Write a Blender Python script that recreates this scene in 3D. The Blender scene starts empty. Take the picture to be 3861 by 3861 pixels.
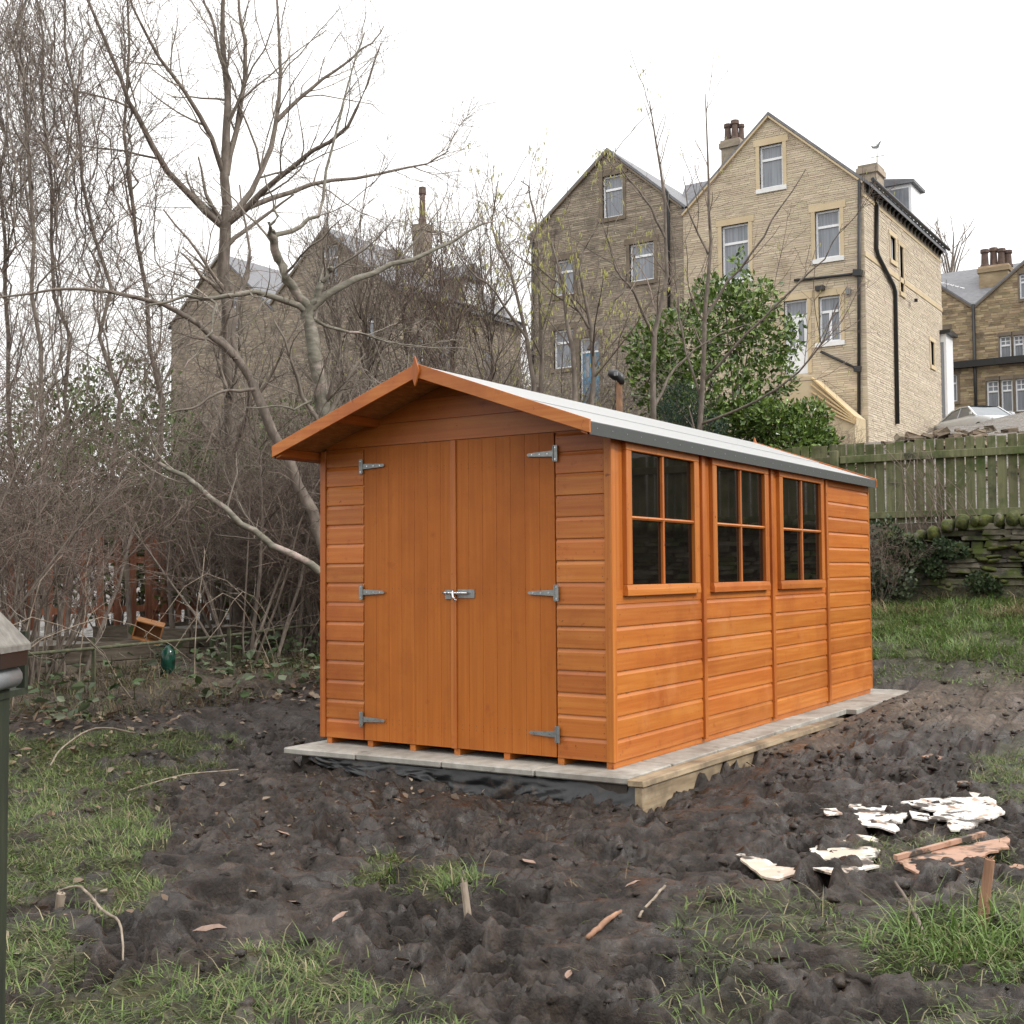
import bpy, bmesh, math, random
import numpy as np
from mathutils import Matrix, Vector

# ------------------------------------------------------------------ camera, sky, sun, exposure
SC = bpy.context.scene
COL = SC.collection
CAM = np.array([3.0235, -5.6399, 1.0039])
YAW, PITCH, ROLL, FPX = 0.575, 0.050, -0.0071, 2269.0
_fw = np.array([-math.sin(YAW)*math.cos(PITCH), math.cos(YAW)*math.cos(PITCH), math.sin(PITCH)])
_rt = np.array([math.cos(YAW), math.sin(YAW), 0.0])
_up = np.cross(_rt, _fw)
RT = math.cos(ROLL)*_rt + math.sin(ROLL)*_up
UP = -math.sin(ROLL)*_rt + math.cos(ROLL)*_up
FW = _fw
cam_data = bpy.data.cameras.new('camera')
cam = bpy.data.objects.new('camera', cam_data)
COL.objects.link(cam)
cam.matrix_world = Matrix(((RT[0], UP[0], -FW[0], CAM[0]), (RT[1], UP[1], -FW[1], CAM[1]),
                           (RT[2], UP[2], -FW[2], CAM[2]), (0, 0, 0, 1)))
cam_data.sensor_width = 36.0
cam_data.lens = 36.0*FPX/1932.0
cam_data.clip_start = 0.05
cam_data.clip_end = 3000.0
SC.camera = cam

SUN_EL, SUN_AZ = math.radians(36), math.radians(-6)     # azimuth from +x towards -y
sun_dir = Vector((math.cos(SUN_EL)*math.cos(SUN_AZ), -math.cos(SUN_EL)*math.sin(SUN_AZ), math.sin(SUN_EL)))
W = bpy.data.worlds.new('World'); SC.world = W; W.use_nodes = True
nt = W.node_tree; nt.nodes.clear()
sky = nt.nodes.new('ShaderNodeTexSky'); sky.sky_type = 'NISHITA'; sky.sun_disc = False
sky.sun_elevation = SUN_EL
sky.sun_rotation = math.atan2(sun_dir.x, sun_dir.y)
sky.air_density = 1.0; sky.dust_density = 4.0
hs = nt.nodes.new('ShaderNodeHueSaturation'); hs.inputs['Saturation'].default_value = 0.15
mixc = nt.nodes.new('ShaderNodeMix'); mixc.data_type = 'RGBA'
mixc.inputs[0].default_value = 0.9
mixc.inputs[7].default_value = (9.85, 9.75, 9.6, 1)          # closed, bright white cloud
tc = nt.nodes.new('ShaderNodeTexCoord'); sx = nt.nodes.new('ShaderNodeSeparateXYZ'); nt.links.new(tc.outputs['Generated'], sx.inputs[0])
ov = nt.nodes.new('ShaderNodeMapRange'); ov.inputs['From Min'].default_value = 0; ov.inputs['From Max'].default_value = 1
ov.inputs['To Min'].default_value = .92; ov.inputs['To Max'].default_value = 2.3      # an overcast sky is brighter overhead
nt.links.new(sx.outputs['Z'], ov.inputs['Value'])
bg = nt.nodes.new('ShaderNodeBackground')
mu = nt.nodes.new('ShaderNodeMath'); mu.operation = 'MULTIPLY'; mu.inputs[1].default_value = 0.105
nt.links.new(ov.outputs[0], mu.inputs[0]); nt.links.new(mu.outputs[0], bg.inputs['Strength'])
wo = nt.nodes.new('ShaderNodeOutputWorld')
nt.links.new(sky.outputs[0], hs.inputs['Color']); nt.links.new(hs.outputs[0], mixc.inputs[6])
nt.links.new(mixc.outputs[2], bg.inputs['Color']); nt.links.new(bg.outputs[0], wo.inputs[0])
sd = bpy.data.lights.new('sun', 'SUN'); sd.energy = 1.5; sd.angle = math.radians(10); sd.color = (1, 0.965, 0.91)
so = bpy.data.objects.new('sun', sd); COL.objects.link(so)
so.rotation_euler = sun_dir.to_track_quat('Z', 'Y').to_euler()
SC.view_settings.view_transform = 'Standard'; SC.view_settings.look = 'None'
SC.view_settings.exposure = 0.27; SC.view_settings.gamma = 1.0; SC.view_settings.use_curve_mapping = False
SC.cycles.max_bounces = 4; SC.cycles.diffuse_bounces = 2; SC.cycles.glossy_bounces = 2; SC.cycles.transmission_bounces = 2; SC.cycles.caustics_reflective = False

# ------------------------------------------------------------------ helpers
def ray(u, v):
    return FW + (u-966)/FPX*RT - (v-966)/FPX*UP
def px(u, v, d):
    return CAM + d*ray(u, v)
def onX(u, v, X):
    r = ray(u, v); return CAM + (X-CAM[0])/r[0]*r
def onY(u, v, Y):
    r = ray(u, v); return CAM + (Y-CAM[1])/r[1]*r

def put(name, me, mat=None, parent=None, loc=None, kind=None):
    o = bpy.data.objects.new(name, me); COL.objects.link(o)
    if mat is not None and me is not None and not me.materials: me.materials.append(mat)
    if parent is not None: o.parent = parent
    if loc is not None: o.location = loc
    if kind: o['kind'] = kind
    return o
def tag(o, label, cat, group=None):
    o['label'] = label; o['category'] = cat
    if group: o['group'] = group
    return o
def thing(name, label, cat, loc=(0, 0, 0), rz=0, group=None):
    o = bpy.data.objects.new(name, None); COL.objects.link(o)
    o.empty_display_size = 0.1; o.location = loc; o.rotation_euler = (0, 0, rz)
    return tag(o, label, cat, group)
def dup(root, loc=None, rz=None, scale=None, label=None):
    r = root.copy(); COL.objects.link(r)
    if loc is not None: r.location = loc
    if rz is not None: r.rotation_euler = (0, 0, rz)
    if scale is not None: r.scale = scale
    if label: r['label'] = label
    for ch in root.children:
        c = ch.copy(); COL.objects.link(c); c.parent = r
        for g in ch.children:
            d = g.copy(); COL.objects.link(d); d.parent = c
    return r

class MB:
    def __init__(s): s.v = []; s.f = []
    def add(s, vs, fs):
        n = len(s.v); s.v += [tuple(map(float, p)) for p in vs]; s.f += [tuple(i+n for i in f) for f in fs]; return s
    def box(s, x0, x1, y0, y1, z0, z1):
        return s.add([(x0,y0,z0),(x1,y0,z0),(x1,y1,z0),(x0,y1,z0),(x0,y0,z1),(x1,y0,z1),(x1,y1,z1),(x0,y1,z1)],
                     [(0,3,2,1),(4,5,6,7),(0,1,5,4),(1,2,6,5),(2,3,7,6),(3,0,4,7)])
    def beam(s, a, b, w, h, up=(0, 0, 1)):
        a = Vector(a); b = Vector(b); t = (b-a).normalized(); r = t.cross(Vector(up)).normalized(); q = r.cross(t)
        vs = []
        for p in (a, b):
            for (i, j) in ((-1,-1),(1,-1),(1,1),(-1,1)): vs.append(p + r*(i*w/2) + q*(j*h/2))
        return s.add(vs, [(3,2,1,0),(4,5,6,7),(0,1,5,4),(1,2,6,5),(2,3,7,6),(3,0,4,7)])
    def prism(s, poly, a, ext):                    # polygon of 3D points extruded by vector ext
        n = len(poly); e = Vector(ext)
        vs = [Vector(p) for p in poly] + [Vector(p)+e for p in poly]
        return s.add(vs, [tuple(range(n))[::-1], tuple(range(n, 2*n))] + [(i, (i+1) % n, n+(i+1) % n, n+i) for i in range(n)])
    def tube(s, pts, rs, k=10, cap=True):
        pts = [Vector(p) for p in pts]; n = len(pts); base = len(s.v); vs = []; fs = []
        if not isinstance(rs, (list, tuple)): rs = [rs]*n
        ref = Vector((0.13, 0.31, 0.94))
        for i, p in enumerate(pts):
            t = (pts[min(i+1, n-1)]-pts[max(i-1, 0)]).normalized()
            if abs(t.dot(ref)) > .95: ref = Vector((1, 0.1, 0))
            u = t.cross(ref).normalized(); w = t.cross(u)
            for j in range(k):
                a = 2*math.pi*j/k; vs.append(p + (u*math.cos(a)+w*math.sin(a))*rs[i])
        for i in range(n-1):
            for j in range(k):
                fs.append((i*k+j, i*k+(j+1) % k, (i+1)*k+(j+1) % k, (i+1)*k+j))
        if cap: fs += [tuple(range(k))[::-1], tuple(range((n-1)*k, n*k))]
        return s.add(vs, fs)
    def mesh(s, name, smooth=False, bevel=0):
        me = bpy.data.meshes.new(name); me.from_pydata(s.v, [], s.f); me.validate()
        bm = bmesh.new(); bm.from_mesh(me)
        if bevel:
            bmesh.ops.bevel(bm, geom=[e for e in bm.edges], offset=bevel, segments=1, affect='EDGES', clamp_overlap=True)
        bmesh.ops.recalc_face_normals(bm, faces=bm.faces); bm.to_mesh(me); bm.free()
        if smooth: me.shade_smooth()
        return me
    def build(s, name, mat, parent=None, smooth=False, bevel=0, kind=None):
        return put(name, s.mesh(name, smooth, bevel), mat, parent, kind=kind)

def np_mesh(name, V, F, smooth=False, col=None):
    V = np.asarray(V, np.float32); F = np.asarray(F, np.int32)
    me = bpy.data.meshes.new(name); k = F.shape[1]
    me.vertices.add(len(V)); me.vertices.foreach_set('co', V.ravel())
    me.loops.add(F.size); me.loops.foreach_set('vertex_index', F.ravel())
    me.polygons.add(len(F)); me.polygons.foreach_set('loop_start', np.arange(0, F.size, k, dtype=np.int32))
    me.update(calc_edges=True)
    me.polygons.foreach_set('use_smooth', np.full(len(F), smooth))
    if col is not None:
        a = me.color_attributes.new('Col', 'FLOAT_COLOR', 'POINT')
        c = np.ones((len(V), 4), np.float32); c[:, :3] = col; a.data.foreach_set('color', c.ravel())
    me.update()
    return me

# ---- value noise / worley in numpy
def _hash(ix, iy, seed):
    h = (ix.astype(np.int64)*374761393 + iy.astype(np.int64)*668265263 + seed*1442695041) & 0xffffffff
    h = ((h ^ (h >> 13))*1274126177) & 0xffffffff
    h = ((h ^ (h >> 16))*2246822519) & 0xffffffff
    return ((h ^ (h >> 15)) & 0xffff)/65535.0
def vn(x, y, seed=0):
    ix = np.floor(x); iy = np.floor(y); fx = x-ix; fy = y-iy
    fx = fx*fx*fx*(fx*(fx*6-15)+10); fy = fy*fy*fy*(fy*(fy*6-15)+10)
    a = _hash(ix, iy, seed); b = _hash(ix+1, iy, seed); c = _hash(ix, iy+1, seed); d = _hash(ix+1, iy+1, seed)
    return (a*(1-fx)+b*fx)*(1-fy)+(c*(1-fx)+d*fx)*fy
def fbm(x, y, seed=0, o=4, g=.5):
    s = 0; a = 1; t = 0
    for i in range(o):
        s = s + a*vn(x*2**i+7.3*i, y*2**i-3.1*i, seed+i); t += a; a *= g
    return s/t
def worley(x, y, seed=0):
    ix = np.floor(x); iy = np.floor(y); best = np.full(np.shape(x), 9.0); b2 = best.copy()
    for i in (-1, 0, 1):
        for j in (-1, 0, 1):
            cx = ix+i; cy = iy+j
            d = (cx+_hash(cx, cy, seed)-x)**2 + (cy+_hash(cx, cy, seed+77)-y)**2
            b2 = np.minimum(b2, np.maximum(best, d)); best = np.minimum(best, d)
    return np.sqrt(best), np.sqrt(b2)
def sstep(a, b, x):
    t = np.clip((x-a)/(b-a), 0, 1); return t*t*(3-2*t)

# ------------------------------------------------------------------ materials
def new_mat(name):
    m = bpy.data.materials.new(name); m.use_nodes = True
    nt = m.node_tree; b = nt.nodes['Principled BSDF']; return m, nt, b
def N(nt, t, **kw):
    n = nt.nodes.new(t)
    for k, v in kw.items(): setattr(n, k, v)
    return n
def ramp(nt, stops):
    r = N(nt, 'ShaderNodeValToRGB'); e = r.color_ramp.elements
    while len(e) < len(stops): e.new(.5)
    for i, (p, c) in enumerate(stops):
        e[i].position = p; e[i].color = (c[0], c[1], c[2], 1)
    return r
def rnd_value(nt):                    # one random number per object and per loose piece
    oi = N(nt, 'ShaderNodeObjectInfo'); ge = N(nt, 'ShaderNodeNewGeometry')
    a = N(nt, 'ShaderNodeMath', operation='ADD'); f = N(nt, 'ShaderNodeMath', operation='FRACT')
    nt.links.new(oi.outputs['Random'], a.inputs[0]); nt.links.new(ge.outputs['Random Per Island'], a.inputs[1])
    nt.links.new(a.outputs[0], f.inputs[0]); return f.outputs[0]
def pmat(name, stops, scale=(5, 5, 5), rough=.7, bump=.0, bdist=.01, detail=5, rnd=0.0, nrough=.6, patch=None, spec=.5, rrange=None, fine=None, dist=0.0, hue=0.0):
    m, nt, b = new_mat(name)
    g = N(nt, 'ShaderNodeNewGeometry'); mp = N(nt, 'ShaderNodeMapping'); mp.inputs['Scale'].default_value = scale
    nt.links.new(g.outputs['Position'], mp.inputs['Vector'])
    off = None
    if rnd:
        rv = rnd_value(nt)
        sc = N(nt, 'ShaderNodeMath', operation='MULTIPLY'); sc.inputs[1].default_value = 37.0
        nt.links.new(rv, sc.inputs[0]); nt.links.new(sc.outputs[0], mp.inputs['Location'])
    no = N(nt, 'ShaderNodeTexNoise'); no.inputs['Scale'].default_value = 1; no.inputs['Detail'].default_value = detail
    no.inputs['Roughness'].default_value = nrough; no.inputs['Distortion'].default_value = dist
    nt.links.new(mp.outputs[0], no.inputs['Vector'])
    r = ramp(nt, stops); nt.links.new(no.outputs['Fac'], r.inputs[0]); out = r.outputs[0]
    if patch:                          # (colour, scale, lo, hi): stains / moss with a shape of their own
        for (pc, ps, lo, hi) in (patch if isinstance(patch, list) else [patch]):
            n2 = N(nt, 'ShaderNodeTexNoise'); n2.inputs['Scale'].default_value = ps; n2.inputs['Detail'].default_value = 6
            n2.inputs['Roughness'].default_value = .65
            nt.links.new(g.outputs['Position'], n2.inputs['Vector'])
            r2 = ramp(nt, [(lo, (0, 0, 0)), (hi, (1, 1, 1))]); nt.links.new(n2.outputs['Fac'], r2.inputs[0])
            mx = N(nt, 'ShaderNodeMix', data_type='RGBA'); nt.links.new(r2.outputs[0], mx.inputs[0])
            nt.links.new(out, mx.inputs[6]); mx.inputs[7].default_value = (*pc, 1); out = mx.outputs[2]
    if rnd:
        h = N(nt, 'ShaderNodeHueSaturation'); ma = N(nt, 'ShaderNodeMapRange')
        ma.inputs['To Min'].default_value = 1-rnd; ma.inputs['To Max'].default_value = 1+rnd
        nt.links.new(rv, ma.inputs['Value']); nt.links.new(ma.outputs[0], h.inputs['Value'])
        if hue:
            mh = N(nt, 'ShaderNodeMapRange'); mh.inputs['To Min'].default_value = .5-hue; mh.inputs['To Max'].default_value = .5+hue
            f2 = N(nt, 'ShaderNodeMath', operation='MULTIPLY'); f2.inputs[1].default_value = 7.13
            f3 = N(nt, 'ShaderNodeMath', operation='FRACT')
            nt.links.new(rv, f2.inputs[0]); nt.links.new(f2.outputs[0], f3.inputs[0]); nt.links.new(f3.outputs[0], mh.inputs['Value'])
            nt.links.new(mh.outputs[0], h.inputs['Hue'])
        nt.links.new(out, h.inputs['Color']); out = h.outputs[0]
    nt.links.new(out, b.inputs['Base Color'])
    b.inputs['Roughness'].default_value = rough; b.inputs['Specular IOR Level'].default_value = spec
    if rrange:
        mr = N(nt, 'ShaderNodeMapRange'); mr.inputs['To Min'].default_value = rrange[0]; mr.inputs['To Max'].default_value = rrange[1]
        mr.inputs['From Min'].default_value = .3; mr.inputs['From Max'].default_value = .7
        nt.links.new(no.outputs['Fac'], mr.inputs['Value']); nt.links.new(mr.outputs[0], b.inputs['Roughness'])
    if bump:
        hsrc = no.outputs['Fac']
        if fine:
            n3 = N(nt, 'ShaderNodeTexNoise'); n3.inputs['Scale'].default_value = fine; n3.inputs['Detail'].default_value = 8; n3.inputs['Roughness'].default_value = .7
            nt.links.new(g.outputs['Position'], n3.inputs['Vector']); hsrc = n3.outputs['Fac']
        bp = N(nt, 'ShaderNodeBump'); bp.inputs['Strength'].default_value = bump; bp.inputs['Distance'].default_value = bdist
        nt.links.new(hsrc, bp.inputs['Height']); nt.links.new(bp.outputs[0], b.inputs['Normal'])
    return m
def attr_mat(name, rough=.6, rnd=.0, trans=0.0, spec=.4, bump=None):
    m, nt, b = new_mat(name)
    a = N(nt, 'ShaderNodeVertexColor', layer_name='Col'); out = a.outputs[0]
    nt.links.new(out, b.inputs['Base Color']); b.inputs['Roughness'].default_value = rough; b.inputs['Specular IOR Level'].default_value = spec
    if trans:
        tr = N(nt, 'ShaderNodeBsdfTranslucent'); nt.links.new(out, tr.inputs['Color'])
        mx = N(nt, 'ShaderNodeMixShader'); mx.inputs[0].default_value = trans
        nt.links.new(b.outputs[0], mx.inputs[1]); nt.links.new(tr.outputs[0], mx.inputs[2])
        nt.links.new(mx.outputs[0], nt.nodes['Material Output'].inputs[0])
    return m

M = {}
O1, O2, O3 = (.385, .104, .0155), (.45, .138, .023), (.505, .178, .036)
for ax, sc in (('x', (1.3, 42, 42)), ('y', (42, 1.3, 42)), ('z', (42, 42, 1.3))):
    M['wood_'+ax] = pmat('stained_wood_'+ax, [(.30, O1), (.5, O2), (.68, O3)], sc, rough=.42, bump=.2, bdist=.003, rnd=.12, detail=5,
                         patch=[((.30, .072, .011), 1.4, .50, .78), ((.28, .062, .010), 9, .60, .78), ((.52, .20, .06), 2.2, .58, .82), ((.21, .048, .009), 24, .645, .70)], spec=.45, hue=.003)
M['door_wood'] = pmat('door_stained_wood', [(.25, (.37, .103, .0135)), (.5, (.415, .122, .0175)), (.75, (.46, .147, .024))], (50, 50, 1.4), rough=.55, bump=.15, bdist=.003,
                      rnd=.035, detail=4, patch=[((.31, .085, .013), 1.3, .48, .72), ((.26, .062, .011), 7, .62, .82), ((.25, .062, .012), 29, .69, .76)], spec=.3)
M['osb'] = pmat('stained_chipboard', [(.3, (.25, .11, .035)), (.5, (.34, .16, .055)), (.7, (.44, .23, .09))], (38, 14, 38), rough=.75, bump=.3, bdist=.004)
M['felt'] = pmat('mineral_felt', [(.3, (.24, .25, .255)), (.7, (.34, .35, .355))], (300, 300, 300), rough=.35, bump=.06, bdist=.001, spec=.8, detail=2)  # lit copy of the felt: sky brightness on the slope put into its colour
M['felt_shaded'] = pmat('shaded_felt_edge', [(.3, (.045, .05, .047)), (.7, (.075, .08, .076))], (300, 300, 300), rough=.7, detail=2)  # same felt, darkened in colour to stand for shade on the eave face
M['felt'].node_tree.nodes['Principled BSDF'].inputs['Sheen Weight'].default_value = 1.0
M['felt'].node_tree.nodes['Principled BSDF'].inputs['Sheen Roughness'].default_value = .35
M['galv'] = pmat('galvanised_steel', [(.3, (.22, .235, .23)), (.7, (.33, .345, .34))], (40, 40, 40), rough=.42, detail=3)
M['galv'].node_tree.nodes['Principled BSDF'].inputs['Metallic'].default_value = .75
M['zinc'] = pmat('bright_zinc', [(.3, (.6, .62, .64)), (.7, (.75, .77, .8))], (40, 40, 40), rough=.22, detail=3)
M['zinc'].node_tree.nodes['Principled BSDF'].inputs['Metallic'].default_value = .95
M['nail'] = pmat('rusty_nail', [(.3, (.10, .045, .02)), (.7, (.16, .07, .03))], (40, 40, 40), rough=.6)
M['pane'] = pmat('dark_shed_glass', [(.3, (.006, .005, .0045)), (.7, (.009, .007, .006))], (3, 3, 3), rough=.025, spec=.34)
M['slab'] = pmat('concrete_slab', [(.3, (.26, .245, .215)), (.5, (.34, .325, .29)), (.7, (.42, .40, .36))], (14, 14, 14), rough=.85, bump=.3, bdist=.004, rnd=.08,
                 patch=[((.15, .122, .098), 1.6, .46, .74), ((.085, .066, .052), 5.5, .60, .74)])
M['edge_wood'] = pmat('edging_timber', [(.3, (.20, .145, .085)), (.5, (.30, .225, .14)), (.7, (.38, .30, .20))], (40, 2.5, 40), rough=.8, bump=.25, bdist=.004,
                      patch=[((.10, .075, .052), 4, .44, .72), ((.055, .041, .031), 2.1, .54, .74)])
M['membrane'] = pmat('black_membrane', [(.3, (.008, .0085, .0095)), (.6, (.014, .015, .017))], (7, 7, 7), rough=.33, bump=.5, bdist=.015, spec=.42,
                     patch=[((.06, .045, .035), 7, .54, .64), ((.05, .036, .027), 2.5, .56, .66)])
M['soil_dark'] = pmat('dark_soil', [(.3, (.028, .021, .017)), (.7, (.055, .042, .034))], (20, 20, 20), rough=.9, bump=.6, bdist=.02)
M['fence'] = pmat('mossy_fence_board', [(.25, (.085, .088, .044)), (.5, (.14, .142, .072)), (.75, (.215, .21, .12))], (26, 26, 1.6), rough=.9, bump=.35, bdist=.004, rnd=.2,
                  patch=[((.060, .085, .022), 3.5, .48, .66), ((.026, .026, .018), 2.1, .56, .70)], hue=.012)
M['wallstone'] = pmat('mossy_wall_stone', [(.25, (.05, .046, .034)), (.5, (.105, .094, .07)), (.75, (.19, .17, .128))], (9, 9, 22), rough=.92, bump=.6, bdist=.02, rnd=.35,
                      patch=[((.055, .072, .014), 3.0, .48, .58), ((.022, .021, .017), 4.1, .52, .66)])
M['mossstone'] = pmat('moss_covered_stone', [(.25, (.022, .026, .008)), (.5, (.06, .07, .014)), (.75, (.13, .135, .03))], (14, 14, 14), rough=.95, bump=.9, bdist=.03, rnd=.2,
                      patch=[((.10, .09, .068), 5.4, .55, .62), ((.018, .018, .012), 7, .58, .68)])
M['rubble'] = pmat('rubble_stone', [(.25, (.075, .058, .042)), (.5, (.15, .118, .082)), (.75, (.25, .20, .145))], (6, 6, 14), rough=.9, bump=.5, bdist=.02, rnd=.35, hue=.01)
M['bark_grey'] = pmat('smooth_grey_bark', [(.25, (.075, .068, .048)), (.5, (.16, .148, .115)), (.75, (.28, .26, .22))], (7, 7, 22), rough=.8, bump=.4, bdist=.01,
                      patch=((.35, .27, .24), 3.3, .56, .68))
M['bark_brown'] = pmat('brown_bark', [(.25, (.075, .06, .048)), (.5, (.15, .122, .10)), (.75, (.25, .21, .175))], (18, 18, 8), rough=.85, bump=.4, bdist=.01)
M['twig'] = pmat('twig_bark', [(.25, (.075, .056, .044)), (.5, (.148, .114, .09)), (.75, (.25, .20, .162))], (2.3, 2.3, 2.3), rough=.75, rnd=.3)
M['twig_grey'] = pmat('grey_twig_bark', [(.25, (.10, .083, .065)), (.5, (.19, .16, .13)), (.75, (.30, .26, .215))], (2.3, 2.3, 2.3), rough=.75, rnd=.3)
M['twig_red'] = pmat('reddish_twig_bark', [(.25, (.08, .055, .043)), (.5, (.152, .108, .087)), (.75, (.25, .19, .155))], (2.3, 2.3, 2.3), rough=.7, rnd=.3)
M['twig_pale'] = pmat('pale_twig_bark', [(.25, (.12, .10, .08)), (.5, (.22, .187, .155)), (.75, (.34, .295, .25))], (2.3, 2.3, 2.3), rough=.75, rnd=.3)
M['catkin'] = pmat('catkin', [(.3, (.30, .29, .085)), (.7, (.42, .40, .15))], (9, 9, 9), rough=.8, rnd=.2)
M['deadwood'] = pmat('dead_wood', [(.3, (.13, .10, .07)), (.5, (.23, .185, .14)), (.7, (.34, .285, .22))], (30, 30, 6), rough=.85, bump=.3, bdist=.005)
M['cut_wood'] = pmat('reddish_cut_wood', [(.3, (.17, .085, .05)), (.5, (.26, .14, .085)), (.7, (.36, .21, .13))], (30, 30, 4), rough=.8, bump=.4, bdist=.005)
M['moss_post'] = pmat('mossy_dark_post', [(.25, (.008, .011, .006)), (.5, (.017, .023, .010)), (.75, (.034, .042, .019))], (22, 22, 3), rough=.9, bump=.5, bdist=.006)
M['weathered'] = pmat('weathered_board', [(.3, (.11, .098, .085)), (.5, (.165, .152, .135)), (.7, (.23, .215, .19))], (9, 40, 40), rough=.85, bump=.3, bdist=.004)
M['black_plastic'] = pmat('black_plastic', [(.3, (.010, .010, .011)), (.7, (.018, .018, .019))], (9, 9, 9), rough=.35)
M['grey_plastic'] = pmat('grey_plastic', [(.3, (.15, .158, .162)), (.7, (.22, .228, .232))], (9, 9, 9), rough=.4)
M['rust'] = pmat('rusty_steel', [(.3, (.085, .042, .022)), (.5, (.15, .075, .036)), (.7, (.23, .125, .062))], (18, 18, 7), rough=.85, bump=.3, bdist=.004)
M['iron'] = pmat('mossy_iron', [(.3, (.04, .042, .028)), (.5, (.075, .078, .045)), (.7, (.13, .13, .07))], (14, 14, 14), rough=.85, bump=.4, bdist=.004)
M['picket'] = pmat('red_brown_picket', [(.3, (.20, .075, .042)), (.5, (.29, .115, .065)), (.7, (.38, .17, .105))], (25, 25, 2.4), rough=.85, bump=.2, bdist=.004, rnd=.3)
M['bed'] = pmat('garden_bed_timber', [(.3, (.06, .048, .034)), (.5, (.11, .09, .066)), (.7, (.18, .155, .12))], (4, 3, 30), rough=.9, bump=.3, bdist=.004, rnd=.2)
M['boxwood'] = pmat('orange_box_wood', [(.3, (.20, .085, .028)), (.7, (.29, .13, .045))], (30, 30, 6), rough=.6)
M['green_glass'] = pmat('green_plastic', [(.3, (.006, .04, .028)), (.7, (.012, .075, .05))], (9, 9, 9), rough=.15)
# ------------------------------------------------------------------ terrain
YF = 9.0                                            # garden fence line
SLAB = (-2.13, 0.30, -0.27, 5.0)
_rng = np.random.default_rng(5)
def H0(x, y):
    x = np.asarray(x, float); y = np.asarray(y, float)
    near = np.interp(y, [-1.0, -0.2, 0.7, 3.4, 4.8, 8.46, 8.72, 9.0, 16.0, 31.0, 42.0, 46.0, 52.0, 60.0, 70.0, 300.0],
                     [-.19, -.185, -.14, -.075, -.03, .68, 1.28, 1.40, 3.30, 5.60, 5.95, 6.05, 6.5, 7.6, 9.0, 12.0])
    left = np.interp(y, [-30.0, 6.0, 10.0, 16.0, 31.0, 42.0, 70.0, 300.0], [-.20, .12, .9, 2.7, 4.9, 5.4, 7.5, 9.0])
    k = sstep(-5.5, -2.3, x)
    return near*k+left*(1-k)
_fp = [( _rng.uniform(-3.5, 3.4), _rng.uniform(-4.0, 2.2), _rng.uniform(0, math.pi), _rng.uniform(.5, 1)) for _ in range(230)]
_tr = [(1.0, 1.2, 2.5, .55), (2.0, -1.4, 2.3, .5), (-.9, -1.7, .35, .4)]
GP = {}                                             # grass areas, filled below (world polygons)
def inpoly(x, y, poly):
    c = np.zeros(np.shape(x), bool); n = len(poly)
    for i in range(n):
        x0, y0 = poly[i]; x1, y1 = poly[(i+1) % n]
        if y0 == y1: continue
        c ^= ((y0 > y) != (y1 > y)) & (x < (x1-x0)*(y-y0)/(y1-y0)+x0)
    return c
def G(u, v, it=30):                                 # the ground point seen in that direction
    r = ray(u, v); k = 5.0
    for _ in range(it):
        p = CAM+k*r; z = float(H0(p[0], p[1])); k = .5*k+.5*min(60, max(.5, (z-CAM[2])/r[2])) if r[2] < -1e-3 else k
    p = CAM+k*r; return p[0], p[1]
def gp(name, dens, hgt, pts): GP[name] = (dens, hgt, [G(u, v) for u, v in pts])
gp('left', 1.0, .06, [(-150, 1380), (120, 1395), (330, 1385), (450, 1395), (420, 1430), (330, 1480), (262, 1550), (240, 1640), (300, 1700), (235, 1760), (150, 1830), (0, 1870), (-150, 1880)])
gp('bottom', .9, .055, [(-100, 1900), (150, 1870), (300, 1845), (430, 1800), (520, 1800), (620, 1850), (720, 1835), (850, 1870), (860, 1960), (800, 2100), (-100, 2100)])
gp('tuft_a', .9, .05, [(690, 1650), (730, 1632), (775, 1640), (790, 1668), (745, 1690), (690, 1675)])
gp('tuft_b', .9, .05, [(805, 1672), (860, 1648), (930, 1652), (985, 1680), (950, 1712), (870, 1715), (820, 1700)])
gp('right', .75, .05, [(1700, 1800), (1760, 1750), (1830, 1700), (2050, 1650), (2050, 2100), (1620, 2100), (1660, 1900)])
gp('right_edge', .8, .06, [(1850, 1470), (1880, 1400), (2100, 1360), (2100, 1560), (1890, 1540)])
gp('right_low', .35, .06, [(1330, 1740), (1480, 1700), (1640, 1705), (1700, 1760), (1640, 1850), (1500, 1900), (1200, 1990), (1100, 1960), (1250, 1850)])
gp('board_gap', .55, .05, [(1700, 1600), (1850, 1590), (1920, 1600), (1910, 1640), (1700, 1660), (1660, 1640)])
GP['lawn'] = (1.5, .085, [(-2.4, 5.75), (.6, 5.85), (1.1, 5.4), (2.2, 5.5), (6.5, 5.2), (6.5, 8.5), (-2.4, 8.5)])
GP['lawn_low'] = (.4, .05, [(-1.5, 5.3), (1.2, 4.9), (3, 4.6), (6.5, 4.4), (6.5, 5.4), (-1.5, 5.8)])
def grass_mask(x, y):
    wx = x+(fbm(x*3, y*3, 31, 3)-.5)*.5; wy = y+(fbm(x*3, y*3, 41, 3)-.5)*.5
    m = np.zeros(np.shape(x)); h = np.full(np.shape(x), .05)
    for k, (d, hh, poly) in GP.items():
        i = inpoly(wx, wy, poly); m = np.where(i, np.maximum(m, d), m); h = np.where(i, hh, h)
    m = m*sstep(.24, .46, fbm(x*4, y*4, 55, 3))
    return m, h
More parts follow.
